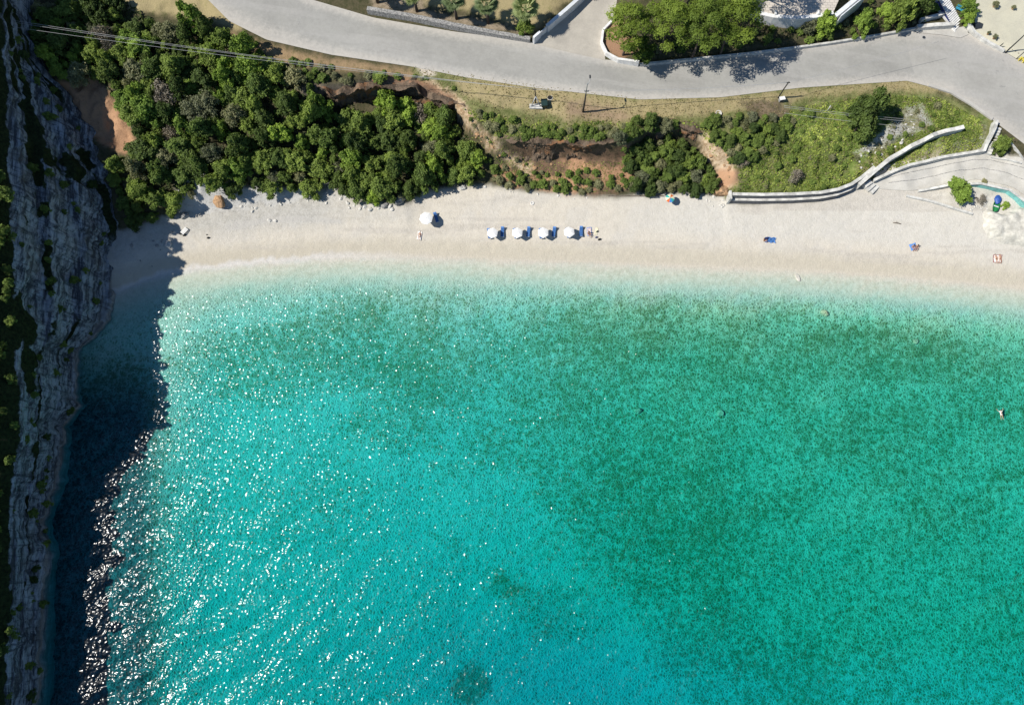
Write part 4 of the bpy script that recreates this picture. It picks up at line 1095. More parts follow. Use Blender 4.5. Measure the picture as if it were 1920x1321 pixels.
c = mixc(nt, math_n(nt, 'MULTIPLY', ramp(nt, tk, 0.48, 0.66), 0.55), c, (0.385, 0.372, 0.345))
st_ = noise_tex(nt, 0.7, 6, 0.75)
c = mixc(nt, math_n(nt, 'MULTIPLY', ramp(nt, st_, 0.60, 0.72), 0.5), c, (0.20, 0.20, 0.195))
c = mixc(nt, 1.0, c, mixc(nt, ramp(nt, n2, 0.25, 0.75), (0.93, 0.93, 0.93), (1.05, 1.05, 1.05)), 'MULTIPLY')
c = mixc(nt, 1.0, c, mixc(nt, ramp(nt, n3, 0.2, 0.8), (0.94, 0.94, 0.94), (1.05, 1.05, 1.05)), 'MULTIPLY')
nt.links.new(c, bs.inputs["Base Color"]); bs.inputs["Roughness"].default_value = 0.9; bs.inputs["Specular IOR Level"].default_value = 0.15
MAT['asphalt'] = m
def paving(name, col, lo):
    m, nt, bs = nodes(name)
    n1 = noise_tex(nt, 0.35, 6, 0.7); n2 = noise_tex(nt, 4.0, 5, 0.7)
    c = mixc(nt, ramp(nt, n1, 0.35, 0.66), lo, col)
    c = mixc(nt, 1.0, c, mixc(nt, ramp(nt, n2, 0.25, 0.75), (0.92, 0.92, 0.92), (1.06, 1.06, 1.06)), 'MULTIPLY')
    nt.links.new(c, bs.inputs["Base Color"]); bs.inputs["Roughness"].default_value = 0.9; bs.inputs["Specular IOR Level"].default_value = 0.15
    bump(nt, bs, n2, 0.2, 0.03)
    return m
MAT['drive'] = paving("pale dusty concrete", (0.44, 0.405, 0.345), (0.38, 0.35, 0.30))
MAT['ramp'] = paving("cream concrete ramp", (0.52, 0.50, 0.45), (0.45, 0.43, 0.38))
MAT['yard'] = paving("sandy yard paving", (0.55, 0.52, 0.40), (0.49, 0.465, 0.365))
MAT['kerb'] = paving("kerb concrete", (0.50, 0.48, 0.43), (0.43, 0.41, 0.37))
X = np.arange(-100, 104.1, 0.5)
lo = np.stack([X, np.interp(X, L[5][:, 0], L[5][:, 1])], -1)
hi = np.stack([X, np.interp(X, L[6][:, 0], L[6][:, 1]) + 0.25], -1)
road_n = 400
V = []
tag(strip("road", lo, hi, road_n, MAT['asphalt'], 0.07, 22), kind="structure")
tag(strip("driveway", gp([(1001, 83), (1050, 40), (1098, -4), (1130, -45)]), gp([(1135, 114), (1128, 60), (1152, 28), (1165, -45)]), 40, MAT['drive'], 0.09, 24), kind="structure")
tag(strip("yard", gp([(1826, 64), (1838, 72), (1880, 96), (1960, 140)]), gp([(1824, -40), (1880, -40), (1930, -40), (2000, -40)]), 40, MAT['yard'], 0.10, 24), kind="structure")
tag(strip("pavement", gp([(1716, 62), (1760, 66), (1800, 72), (1815, 66)]), gp([(1716, 57), (1760, 56), (1800, 52), (1814, 50)]), 30, MAT['kerb'], 0.16, 8), kind="structure")
path_lo = [(1628, 352), (1665, 356), (1705, 358), (1724, 356), (1783, 342), (1830, 336), (1895, 350), (1930, 375), (2000, 430)]
path_hi = [(1628, 340), (1665, 326), (1700, 313), (1760, 299), (1835, 286), (1862, 288), (1885, 292), (1930, 301), (2000, 318)]
pth = tag(strip("ramp_path", gp(path_lo), gp(path_hi), 60, MAT['ramp'], 0.10, 16), kind="structure")
def lerp_pts(a, b, t):
    a, b = np.asarray(gp(a)), np.asarray(gp(b))
    return a * (1 - t) + b * t
for t in (0.42, 0.74):
    c_ = lerp_pts(path_lo, path_hi, t)[1:]
    js = strip("paving_joint", c_ - [0, .05], c_ + [0, .05], 60, MAT['kerb'], 0.135, 2); js.parent = pth
    js.data.materials.clear(); js.data.materials.append(MAT['stone'])

# ------------------------------------------------------------------ walls
def wline(pts, dz=0.0):
    g = [G(x, y) for x, y in pts]
    out = []
    for a, b in zip(g[:-1], g[1:]):
        k = max(1, int((b - a).length / 1.2))
        out += [a.lerp(b, i / k) for i in range(k)]
    return out + [g[-1]]
def smooth_wall(name, pts, h, th, mat, label, cat, cap=None, group=None, zb=-0.6, level=None):
    w = wline(pts)
    zg = [float(ground_z(p.x, p.y)) for p in w]
    hs = h if hasattr(h, '__len__') else [h] * 2
    n = len(w)
    zt = [(zg[i] if level is None else level) + hs[0] + (hs[-1] - hs[0]) * i / (n - 1) for i in range(n)]
    root = empty(name, (w[0].x, w[0].y, zg[0]), 0, label, cat, group)
    loc = [Vector((p.x - w[0].x, p.y - w[0].y)) for p in w]
    mb = MB(); mb.wall(loc, [z + zb - zg[0] for z in zg], [z - zg[0] for z in zt], th)
    mb.build("wall_body", mat, root)
    if cap:
        mb = MB(); mb.wall(loc, [z - zg[0] for z in zt], [z + 0.09 - zg[0] for z in zt], th + 0.12)
        mb.build("coping", cap, root)
    return root
smooth_wall("stone_wall", [(690, 22), (770, 35), (850, 52), (920, 65), (994, 78)], 0.9, 0.75, MAT['stone'], "long grey rubble stone wall along the upper side of the road", "wall")
gw = empty("gate_wall", tuple(G(999, 82)), 0, "white steel gate and wall running up the left side of the driveway", "wall")
o0 = gw.location
def rel(pts): return [Vector((p.x - o0.x, p.y - o0.y)) for p in pts]
w = wline([(1025, 60), (1060, 30), (1100, -6), (1130, -35)])
mb = MB(); mb.wall(rel(w), [p.z - o0.z - .5 for p in w], [p.z - o0.z + 1.7 for p in w], 0.62); mb.build("wall_body", MAT['blue_white'], gw)
w = wline([(1000, 82), (1024, 61)])
mb = MB(); mb.wall(rel(w), [p.z - o0.z - .5 for p in w], [p.z - o0.z + 1.5 for p in w], 0.16); mb.build("gate_panel", MAT['blue_white'], gw)
mb = MB(); mb.wall(rel(w[:2]), [p.z - o0.z - .5 for p in w[:2]], [p.z - o0.z + 1.75 for p in w[:2]], 0.42); mb.build("gate_post", MAT['blue_white'], gw)
mb = MB()
for i in range(len(w) - 1): mb.box((*((w[i] + w[i + 1]) / 2 - o0).to_2d(), w[i].z - o0.z + 1.54), (0.1, 0.1, 0.1))
mb.build("gate_finials", MAT['dark_steel'], gw)
smooth_wall("kerb_wall", [(1153, 35), (1130, 60), (1127, 84), (1136, 104), (1158, 117), (1196, 124)], [0.5, 1.3], 0.4, MAT['white_paint'], "white painted wall curving round the pine bed at the driveway mouth", "wall")
smooth_wall("roadside_wall", [(1199, 124), (1300, 114), (1400, 104), (1480, 94), (1560, 83), (1640, 70), (1716, 56)], 0.62, 0.38, MAT['concrete'], "long low pale wall holding the shaded bank above the road", "wall")
smooth_wall("retaining_wall", [(1715, 56), (1750, 53), (1784, 51)], 1.0, 0.75, MAT['white_concrete'], "short thick white wall at the foot of the striped steps", "wall")
smooth_wall("retaining_wall", [(1722, 42), (1750, 35), (1777, 27)], 0.9, 0.55, MAT['white_concrete'], "upper short white wall beside the striped steps", "wall")
smooth_wall("yard_wall", [(1812, 48), (1824, 66), (1845, 80), (1880, 98)], [0.8, 0.55], 0.55, MAT['white_concrete'], "low rounded white wall round the sandy yard by the bend", "wall")
smooth_wall("curved_wall", [(1602, 354), (1625, 334), (1660, 305), (1700, 281), (1750, 257), (1800, 244)], [1.9, 1.2], 0.72, MAT['white_concrete'], "curved white retaining wall climbing the grass slope from the seawall", "wall", None, None, -1.4)
smooth_wall("path_wall", [(1634, 342), (1664, 328), (1700, 314), (1760, 300), (1838, 288), (1850, 262), (1861, 232)], [1.0, 1.3], 0.5, MAT['white_concrete'], "white wall along the upper edge of the ramp path, turning up the stair", "wall", None, None, -0.8)
smooth_wall("kerb", [(1860, 224), (1822, 197), (1784, 174), (1740, 160)], 0.26, 0.6, MAT['kerb'], "pale kerb edging the road above the path wall", "kerb")
smooth_wall("planter_kerb", [(1856, 296), (1885, 300), (1913, 307)], 0.4, 0.3, MAT['concrete'], "low dark kerb under the triangular planting bed", "kerb")
smooth_wall("planter_kerb", [(1918, 300), (1908, 285), (1894, 268)], 0.25, 0.25, MAT['white_concrete'], "pale kerb between the triangular bed and the road", "kerb")
smooth_wall("low_kerb", [(1698, 368), (1740, 377), (1780, 389), (1822, 402)], 0.35, 0.4, MAT['concrete'], "low half buried concrete kerb at the top of the beach below the ramp", "kerb")
# aqua wall under the ramp
aw = empty("aqua_wall", tuple(G(1722, 361)), 0, "aqua painted wall holding the ramp above the white rock", "wall")
o0 = aw.location
tops = [(1722, 358, 3.4), (1783, 346, 4.4), (1838, 344, 4.6), (1893, 356, 4.7)]
tw = [Vector(P(*q)) for q in tops]
ww = [tw[i].lerp(tw[i + 1], j / 6) for i in range(3) for j in range(6)] + [tw[-1]]
def wall_from(ww, th, drop, name, mat, root, o0):
    mb = MB(); mb.wall([Vector((p.x - o0.x, p.y - o0.y)) for p in ww], [p.z - o0.z - drop for p in ww], [p.z - o0.z for p in ww], th)
    return mb.build(name, mat, root)
tag(wall_from(ww[:7], 0.3, 2.2, "wall_panel", MAT['concrete'], aw, o0), "bare grey end of the wall")
wall_from(ww[6:], 0.3, 2.4, "wall_panel", MAT['aqua'], aw, o0)
t2 = [Vector(P(1893, 356, 4.7)), Vector(P(1912, 370, 4.7)), Vector(P(1935, 388, 4.7))]
wall_from(t2, 0.3, 2.4, "wall_panel", MAT['aqua'], aw, o0)
mb = MB(); cc = ww + t2[1:]
mb.wall([Vector((p.x - o0.x, p.y - o0.y)) for p in cc], [p.z - o0.z for p in cc], [p.z - o0.z + 0.08 for p in cc], 0.42); mb.build("coping", MAT['white_concrete'], aw)
# stepped seawall
sw = empty("seawall", tuple(G(1366, 382)), 0, "stepped seawall with two white tiers between the beach and the grass slope", "seawall")
o0 = sw.location
front = [(1366, 382), (1420, 383), (1480, 382), (1530, 379), (1562, 373), (1588, 363), (1606, 351), (1632, 330)]
fw = [Vector(P(x, y, 2.5)) for x, y in front]
fw = [fw[i].lerp(fw[i + 1], j / 4) for i in range(len(fw) - 1) for j in range(4)] + [fw[-1]]
def tier(off0, off1, z0, z1, name, mat, n_end=None, zi0=None):
    pts = fw[:n_end]
    n = len(pts)
    L0, L1 = [], []
    for i, p in enumerate(pts):
        d = (pts[min(i + 1, n - 1)] - pts[max(i - 1, 0)]).normalized()
        nn = Vector((-d.y, d.x, 0))
        L0.append(p + nn * off0 - o0); L1.append(p + nn * off1 - o0)
    vs = []
    for a, b in zip(L0, L1):
        vs += [(a.x, a.y, z0 - o0.z), (b.x, b.y, z0 - o0.z), (b.x, b.y, z1 - o0.z), (a.x, a.y, z1 - o0.z)]
    fs = [(0, 1, 2, 3), tuple(4 * (n - 1) + k for k in (3, 2, 1, 0))]
    for i in range(n - 1):
        for k in range(4):
            q = (k + 1) % 4
            fs.append((4 * i + q, 4 * i + k, 4 * i + 4 + k, 4 * i + 4 + q))
    mb = MB(); mb.add(vs, fs)
    return mb.build(name, mat, sw)
tier(0.0, 0.5, 1.4, 3.85, "lower_tier", MAT['shaded_stone'])
tier(-0.02, 0.43, 3.85, 3.92, "lower_coping", MAT['white_concrete'])
tier(0.45, 0.98, 1.4, 5.0, "upper_tier", MAT['shaded_stone'])
tier(0.43, 1.0, 5.0, 5.07, "upper_coping", MAT['white_concrete'])
mb = MB(); mb.box((-0.22, 0.75, -0.2), (0.4, 1.6, 5.2 - 0.3)); mb.build("end_wall", MAT['white_concrete'], sw)
# terrace above the bank
ter = empty("terrace", tuple(P(1500, 30, 12.6)), 0, "paved terrace with a white rim above the shaded bank", "terrace")
o0 = ter.location
tz = 12.6
rim = [(1411, 16), (1424, 25), (1450, 31), (1490, 34), (1530, 31), (1562, 24)]
rimw = [Vector(P(x, y, tz)) for x, y in rim]
back = [Vector(P(x, y, tz)) for x, y in ((1600, -60), (1400, -60))]
mb = MB(); mb.prism([(p.x - o0.x, p.y - o0.y) for p in rimw + back], -4.0, -0.06); mb.build("base", MAT['white_concrete'], ter)
m, nt, bs = nodes("terrace paving")
br = N(nt, "TexBrick"); br.inputs["Scale"].default_value = 1.0
co = N(nt, "TexCoord").outputs["Object"]; nt.links.new(co, br.inputs["Vector"])
br.inputs["Color1"].default_value = (0.58, 0.52, 0.44, 1); br.inputs["Color2"].default_value = (0.50, 0.45, 0.39, 1); br.inputs["Mortar"].default_value = (0.24, 0.21, 0.19, 1)
br.inputs["Mortar Size"].default_value = 0.03; br.inputs["Brick Width"].default_value = 0.8; br.inputs["Row Height"].default_value = 0.55
nt.links.new(br.outputs["Color"], bs.inputs["Base Color"]); bs.inputs["Roughness"].default_value = 0.9
mb = MB(); mb.prism([(p.x - o0.x, p.y - o0.y) for p in rimw + back], -0.06, 0.02); mb.build("paving", m, ter)
ri_ = [Vector((p.x - o0.x, p.y - o0.y)) for p in rimw]
mb = MB(); mb.wall(ri_, -4.0, 0.14, 0.7); mb.build("parapet", MAT['white_paint'], ter)
for i in (0, 2, 4):
    mb = MB(); mb.box((ri_[i].x + .3, ri_[i].y + .55, 0.25), (0.32, 0.8, 0.5)); mb.build("bollard", MAT['white_paint'], ter)
tw_ = empty("terrace_wall", tuple(P(1566, 26, 12.2)), 0, "tall white blue retaining wall at the right end of the terrace", "wall")
o0 = tw_.location
a, b_ = Vector(P(1568, 27, 12.4)), Vector(P(1618, -14, 12.9))
for off, th, zt, nm in ((0, 0.75, 0.0, "wall_body"), (-0.9, 0.16, 0.7, "railing_wall")):
    d = (b_ - a).normalized(); nn = Vector((d.y, -d.x, 0)) * -off * -1
    mb = MB(); mb.wall([Vector(((p + nn * -1).x - o0.x, (p + nn * -1).y - o0.y)) for p in (a, b_)], [-4, -4], [zt, zt + .5], th); mb.build(nm, MAT['blue_white'], tw_)

# ------------------------------------------------------------------ stairs
def stairs(name, a, b, width, n, rise, mat, rmat, label, cat="steps"):
    a, b = Vector(a), Vector(b)
    root = empty(name, tuple(a), math.atan2(b.y - a.y, b.x - a.x), label, cat)
    run = (b - a).to_2d().length / n
    for k in range(n):
        mb = MB(); mb.box((run * (k + .5), 0, rise * (k + 1) - 0.05), (run * 0.93, width, 0.1)); mb.build("tread", mat, root)
    mb = MB()
    for k in range(n): mb.box((run * (k + .5), 0, rise * (k + 1) / 2 - 0.65 - .06), (run, width * .98, rise * (k + 1) + 1.2 - 0.0))
    mb.build("risers", rmat, root)
    return root
sa = G(1797, 51); sb_ = Vector(P(1764, -12, sa.z + 3.1))
st_ = stairs("striped_steps", sa, (sb_.x, sb_.y, sa.z), 2.1, 19, 0.165, MAT['white_paint'], MAT['navy'], "flight of white edged dark steps climbing to the top edge of the photo")
for s in (-1, 1):
    mb = MB()
    mb.box((5.2, s * 1.2, 1.5), (11.2, 0.22, 0.3), 0, 0, -math.atan2(19 * .165, 10.6)); mb.build("side_wall", MAT['white_paint'], st_)
sa = G(1848, 290); sb_ = G(1868, 240)
stairs("stone_stair", (sa.x, sa.y, sa.z + 0.3), (sb_.x, sb_.y, sa.z), 1.5, 10, max(0.14, (sb_.z - sa.z) / 10), MAT['white_concrete'], MAT['concrete'], "narrow pale stair from the ramp path up to the road bend")
sa = G(1634, 352)
bl_ = empty("stone_steps", tuple(sa), 0.6, "pale stone blocks stepping down beside the end of the curved wall", "steps")
for i, (x, y, z, a_, b_, c_) in enumerate(((-0.6, 0.9, 0.5, 1.5, .8, 1.0), (-0.3, 0.2, 0.3, 1.7, .8, .7), (0.1, -0.5, 0.1, 1.9, .8, .45))):
    mb = MB(); mb.box((x, y, z), (a_, b_, c_), 0.1 * i); mb.build("step", MAT['concrete'], bl_, bevel=0.04)

# ------------------------------------------------------------------ poles, wires, lamps
def root_at(name, px, py, rz=0, label=None, cat=None, group=None):
    g = G(px, py)
    return empty(name, tuple(g), rz, label, cat, group)
lp = root_at("lamp_pole", 1093, 210, 0, "tall dark wooden lamp pole on the dry verge with a pale steel top", "lamp pole")
mb = MB(); mb.tube([(0, 0, -.4), (0, 0, 3), (-.05, .0, 5.2)], [.17, .15, .13], 10); mb.build("pole", MAT['dark_wood'], lp, True)
mb = MB(); mb.tube([(-.05, 0, 5.2), (-.08, 0.02, 7.9), (-.1, 0.05, 8.3)], [.09, .07, .05], 8); mb.build("mast", MAT['steel'], lp, True)
mb = MB(); mb.tube([(-.08, 0, 7.6), (.3, .5, 8.25), (.35, 1.0, 8.3)], [.05, .045, .04], 8); mb.build("arm", MAT['steel'], lp, True)
mb = MB(); mb.box((.37, 1.25, 8.28), (.26, .62, .14)); mb.box((.37, 1.25, 8.37), (.16, .4, .06)); mb.build("lamp_head", MAT['dark_steel'], lp, bevel=.03)
mb = MB(); mb.box((0, 0, 6.1), (.75, .1, .12)); mb.build("crossarm", MAT['steel'], lp)
for s in (-.3, 0, .3):
    mb = MB(); mb.lathe([(.05, 0), (.07, .06), (.04, .1), (.06, .16), (.02, .2)], 8, (s, 0, 6.16)); mb.build("insulator", MAT['dark_steel'], lp)
pole1_top = lp.location + Vector((0, 0, 6.35))
ap = root_at("utility_pole", 1005, 197, 0, "wooden utility pole on an A shaped steel frame beside the dark green bin", "utility pole")
mb = MB(); mb.tube([(-.1, .25, -.3), (-.15, .2, 2.2), (-.35, .1, 4.6)], [.12, .11, .09], 8); mb.build("pole", MAT['dark_wood'], ap, True)
for x in (-1.0, .95):
    mb = MB(); mb.tube([(x, -.5, -.3), (-.12, .15, 2.35)], .085, 8); mb.build("leg", MAT['steel'], ap, True)
mb = MB(); mb.box((0, -.5, .25), (1.9, .12, .12)); mb.build("brace", MAT['steel'], ap)
mb = MB(); mb.box((0, -.35, .08), (2.3, .9, .3)); mb.build("footing", MAT['concrete'], ap, bevel=.03)
mb = MB(); mb.box((-.34, .1, 4.4), (.7, .08, .1)); mb.build("crossarm", MAT['dark_wood'], ap)
pole2_top = ap.location + Vector((-.35, .1, 4.55))
bn = root_at("wheeled_bin", 1020, 199, 0.05, "dark green wheeled waste bin on the verge beside the A frame pole", "waste bin")
mb = MB(); mb.add([(x * (.42 if z < .5 else .52), y * (.5 if z < .5 else .62), z) for z in (.12, 1.1) for x, y in ((-1, -1), (1, -1), (1, 1), (-1, 1))],
                  [(3, 2, 1, 0), (4, 5, 6, 7), (0, 1, 5, 4), (1, 2, 6, 5), (2, 3, 7, 6), (3, 0, 4, 7)]); mb.build("body", MAT['bin_green'], bn, bevel=.03)
mb = MB(); mb.box((0, 0, 1.16), (1.12, 1.32, .09), 0, .06); mb.build("lid", MAT['bin_green'], bn, bevel=.03)
for sx in (-.42, .42):
    for sy in (-.48, .48):
        mb = MB(); mb.tube([(sx - .04, sy, .08), (sx + .04, sy, .08)], .09, 10); mb.build("wheel", MAT['black'], bn)
mb = MB(); mb.tube([(-.45, .68, 1.05), (.45, .68, 1.05)], .03, 6); mb.build("handle", MAT['black'], bn)
hp = root_at("drain_cover", 1031, 183.5, 0.1, "small dark oval drain cover in the dry grass right of the bin", "drain cover")
mb = MB(); mb.lathe([(.42, -.1), (.42, .07), (.36, .1), (.05, .1)], 18); mb.build("cover", MAT['black'], hp)
mb = MB(); mb.lathe([(.5, -.1), (.5, .05), (.43, .05)], 18); mb.build("rim", MAT['concrete'], hp)
sp3 = root_at("utility_pole", 1459, 184, 0, "short leaning wooden pole by the grass slope with a box at its foot", "utility pole")
mb = MB(); mb.tube([(0, 0, -.4), (0, .05, 2.5), (.12, .1, 4.6)], [.12, .11, .09], 8); mb.build("pole", MAT['dark_wood'], sp3, True)
mb = MB(); mb.box((.12, .1, 4.4), (.6, .08, .1)); mb.build("crossarm", MAT['dark_wood'], sp3)
for s in (-.2, .2):
    mb = MB(); mb.lathe([(.04, 0), (.06, .06), (.02, .14)], 8, (.12 + s, .1, 4.45)); mb.build("insulator", MAT['dark_steel'], sp3)
cb = root_at("cable_box", 1464, 189, 0.2, "pale cable box with dark sides at the foot of the short leaning pole", "cable box")
mb = MB(); mb.box((0, 0, .35), (.9, .6, .8)); mb.build("cabinet", MAT['steel'], cb, bevel=.03)
mb = MB(); mb.box((0, 0, .79), (1.0, .7, .08)); mb.build("lid", MAT['white_paint'], cb, bevel=.02)
mb = MB(); mb.box((0, -.31, .35), (.7, .03, .6)); mb.build("door", MAT['dark_steel'], cb)
wp = root_at("marker_post", 1551, 208, 0, "white marker post standing in the green grass slope", "post")
mb = MB(); mb.tube([(0, 0, -.3), (-.05, 0, 1.1), (-.1, .05, 1.5)], [.09, .085, .08], 10); mb.build("post", MAT['white_paint'], wp, True)
mb = MB(); mb.lathe([(.1, 0), (.1, .06), (.03, .1)], 10, (-.1, .05, 1.5)); mb.build("cap", MAT['steel'], wp)
pole3_top = sp3.location + Vector((.12, .1, 4.55))
def wire(name, a, b, sag, label, group, r=0.035):
    pts = []
    for k in range(25):
        t = k / 24
        p = Vector(a).lerp(Vector(b), t); p.z -= sag * 4 * t * (1 - t); pts.append(p)
    mb = MB(); mb.tube(pts, r, 5); o = mb.build(name, MAT['wire'], None, True)
    return tag(o, label, "power line", group)
gpl = "overhead wires along the road"
for i, (y0, dx, lab) in enumerate(((32, 0.0, "topmost of the pale wires over the maquis at the top left"), (36, .12, "middle pale wire, close under the topmost one at the top left"), (46, .3, "lowest pale wire over the maquis at the top left"))):
    wire("power_line", P(-90, y0 - 12, 22), pole2_top + Vector((dx - .2, 0, 0)), 1.2, lab, gpl, 0.022)
for i, s in enumerate((-.25, .25)):
    wire("power_line", pole2_top + Vector((s, 0, 0)), pole1_top + Vector((s, 0, 0)), .25, ["thin wire from the A frame pole to the lamp pole, nearer the sea", "thin wire from the A frame pole to the lamp pole, nearer the road"][i], gpl, .02)
    wire("power_line", pole1_top + Vector((s, 0, 0)), pole3_top + Vector((s, 0, 0)), .7, ["thin wire over the road from the lamp pole to the short leaning pole, left strand", "thin wire over the road from the lamp pole to the short leaning pole, right strand"][i], gpl, .02)
wire("power_line", pole3_top, P(1760, 78, 13), .6, "single thin wire rising over the road from the short leaning pole to the bend", gpl, .02)
for i, (ya, yb) in enumerate(((198, 226), (201, 230), (212, 240))):
    wire("power_line", P(1470, ya, 9.5), P(1730, yb, 9.5), .3, ["upper wire crossing in front of the tall dark tree on the slope", "middle wire crossing in front of the tall dark tree on the slope", "lowest wire crossing in front of the tall dark tree on the slope"][i], gpl, .022)
sl = root_at("street_lamp", 1885, 99, 0, "tall dark street lamp rising from the yard edge by the road bend", "street lamp")
mb = MB(); mb.tube([(0, 0, -.3), (0, 0, 4), (0, .05, 8.0)], [.13, .10, .06], 10); mb.build("pole", MAT['dark_steel'], sl, True)
mb = MB(); mb.tube([(0, .05, 8.0), (-.3, .1, 8.2), (-.5, .12, 8.2)], .04, 6); mb.build("arm", MAT['dark_steel'], sl, True)
mb = MB(); mb.box((-.55, .12, 8.2), (.75, .4, .13)); mb.build("lamp_head", MAT['dark_steel'], sl, bevel=.04)
mb = MB(); mb.lathe([(.22, -.1), (.22, .1), (.15, .14)], 10); mb.build("base", MAT['dark_steel'], sl)
sg = root_at("sign_post", 1905, 111, 0, "dark leaning sign post with a small box near the right edge of the road", "sign post")
mb = MB(); mb.tube([(0, 0, -.3), (.1, 0, 2.8)], .07, 8); mb.build("post", MAT['dark_steel'], sg, True)
mb = MB(); mb.box((.3, -.1, 2.3), (.7, .35, .6)); mb.build("box", MAT['black'], sg, bevel=.04)
mb = MB(); mb.box((.15, 0, 2.85), (.8, .12, .45)); mb.build("sign_plate", MAT['dark_steel'], sg)
bo = root_at("bollard", 1872, 90, 0, "short dark pointed bollard at the end of the low yard wall", "bollard")
mb = MB(); mb.lathe([(.26, -.1), (.26, .1), (.12, .2), (.09, 1.0), (.02, 1.5)], 12); mb.build("post", MAT['dark_steel'], bo, True)
mb = MB(); mb.box((0, 0, .02), (.7, .6, .1)); mb.build("base_plate", MAT['dark_steel'], bo)
yb_ = root_at("barrier", 1913, 115, -0.5, "small yellow barrier on the pavement by the sign post", "barrier")
for z in (.45, .8):
    mb = MB(); mb.box((0, 0, z), (1.0, .08, .2)); mb.build("rail", MAT['yellow'], yb_)
for x in (-.4, .4):
    mb = MB(); mb.box((x, 0, .42), (.1, .5, .95)); mb.build("leg", MAT['yellow'], yb_)
mt_ = root_at("mat", 1834, 49, 0.35, "dark grey rubber mat lying on the sandy yard", "mat")
mb = MB(); mb.prism([(-.95, -.55), (.3, -.75), (1.0, .0), (.45, .65), (-.45, .7)], .10, .15); mb.build("mat_sheet", MAT['dark_steel'], mt_)
for i, (px, py, r, lab) in enumerate(((1851, 65, .35, "small potted plant on the yard between the mat and the bollard"), (1862, 73, .5, "potted plant nearest the low yard wall"), (1862, 14, .7, "larger potted plant in the upper part of the yard"), (1897, 18, .45, "potted plant beside the head of the street lamp in the yard"))):
    pr = root_at("potted_plant", px, py, 0, lab, "potted plant")
    mb = MB(); mb.lathe([(.16, .05), (.24, .4), (.26, .44), (.2, .44)], 12); mb.build("pot", MAT['clay_rock'], pr)
    f = link("foliage", SHRUB['olive'][i % 4][0], pr, (0, 0, .35)); f.scale = (r, r, r)
tb = root_at("bench", 1800, 22, math.radians(-32), "turquoise painted bench beside the striped steps", "bench")
for y in (-.14, .14):
    mb = MB(); mb.box((0, y, .45), (.2, 0, 0)) if False else mb.box((0, y, .45), (2.2, .2, .06)); mb.build("seat_plank", MAT['turquoise'], tb)
for x in (-.8, .8):
    mb = MB(); mb.box((x, 0, .2), (.1, .4, .42)); mb.build("leg", MAT['turquoise'], tb)
mb = MB(); mb.box((0, .3, .75), (2.2, .06, .3)); mb.build("backrest", MAT['turquoise'], tb)
cr_ = root_at("concrete_ring", 1347, 213, 0, "round concrete ring lying in the grass above the second gully", "concrete ring")
mb = MB(); mb.lathe([(.55, -.2), (.55, .22), (.42, .22), (.42, -.2)], 24); mb.build("ring", MAT['limestone'], cr_)
mb = MB(); mb.lathe([(.41, -.2), (.41, .05), (.05, .05)], 24); mb.build("fill", MAT['concrete'], cr_)
mh = root_at("manhole_cover", 1732, 71, 0, "small dark manhole cover in the road by the bend", "manhole cover")
mb = MB(); mb.lathe([(.28, 0), (.28, .1), (.05, .11)], 16); mb.build("cover", MAT['dark_steel'], mh)
mb = MB(); mb.lathe([(.34, 0), (.34, .095), (.285, .095)], 16); mb.build("frame", MAT['steel'], mh)
# ------------------------------------------------------------------ beach: parasols, loungers, people
def parasol(px, py, h, R, sides, mat, label, group=None, tilt=0.0, panels=None, rz=0.2):
    p = P(px, py, 1.9 + h)
    z0 = float(ground_z(p[0], p[1]))
    root = empty("parasol", (p[0], p[1], z0), rz, label, "parasol", group)
    mb = MB(); mb.tube([(0, 0, -.3), (0, 0, h + .05)], .025, 8); mb.build("pole", MAT['steel'], root)
    def ring(r, z, k0, k1):
        return [(r * math.cos(2 * math.pi * k / sides), r * math.sin(2 * math.pi * k / sides), z) for k in range(k0, k1 + 1)]
    top, drop = h, R * 0.26
    if panels is None:
        mb = MB(); vs = [(0, 0, top)]
        prof = ((.35, .22), (.7, .58), (1.0, 1.0))
        for q, dz in prof: vs += ring(R * q, top - drop * dz, 0, sides - 1)
        vs += ring(R * 0.99, top - drop - .10, 0, sides - 1)
        fs = [(0, 1 + k, 1 + (k + 1) % sides) for k in range(sides)]
        for j in range(3):
            b = 1 + j * sides
            fs += [(b + k, b + sides + k, b + sides + (k + 1) % sides, b + (k + 1) % sides) for k in range(sides)]
        mb.add(vs, fs); o = mb.build("canopy", mat, root)
        sol = o.modifiers.new("thickness", 'SOLIDIFY'); sol.thickness = 0.012
    else:
        for k in range(sides):
            mb = MB(); vs = [(0, 0, top)]
            for q, dz in ((.35, .22), (.7, .58), (1.0, 1.0)): vs += ring(R * q, top - drop * dz, k, k + 1)
            mb.add(vs, [(0, 1, 2), (1, 3, 4, 2), (3, 5, 6, 4)])
            o = mb.build("canopy_panel", panels[k % len(panels)], root)
            sol = o.modifiers.new("thickness", 'SOLIDIFY'); sol.thickness = 0.012
    mb = MB(); mb.lathe([(.05, 0), (.04, .06), (.01, .14)], 8, (0, 0, top)); mb.build("finial", MAT['white_paint'], root)
    for k in range(sides):
        a = 2 * math.pi * k / sides
        mb = MB(); mb.tube([(0, 0, top - .12), (R * .97 * math.cos(a), R * .97 * math.sin(a), top - drop - .03)], .012, 5); mb.build("rib", MAT['steel'], root)
    return root
parasol(798, 406, 2.35, 1.22, 8, MAT['canvas'], "larger white eight sided parasol standing alone on the left of the beach")
PW = ["first", "second", "third", "fourth"]
PX_ = [(923, 432), (970, 432), (1019, 432), (1068, 431)]
for i, (x, y) in enumerate(PX_):
    parasol(x, y, 2.0, 1.05, 6, MAT['canvas'], "white six sided parasol, %s from the left in the row of four between blue loungers" % PW[i], "four white parasols in a row", rz=0.35 + 0.1 * i)
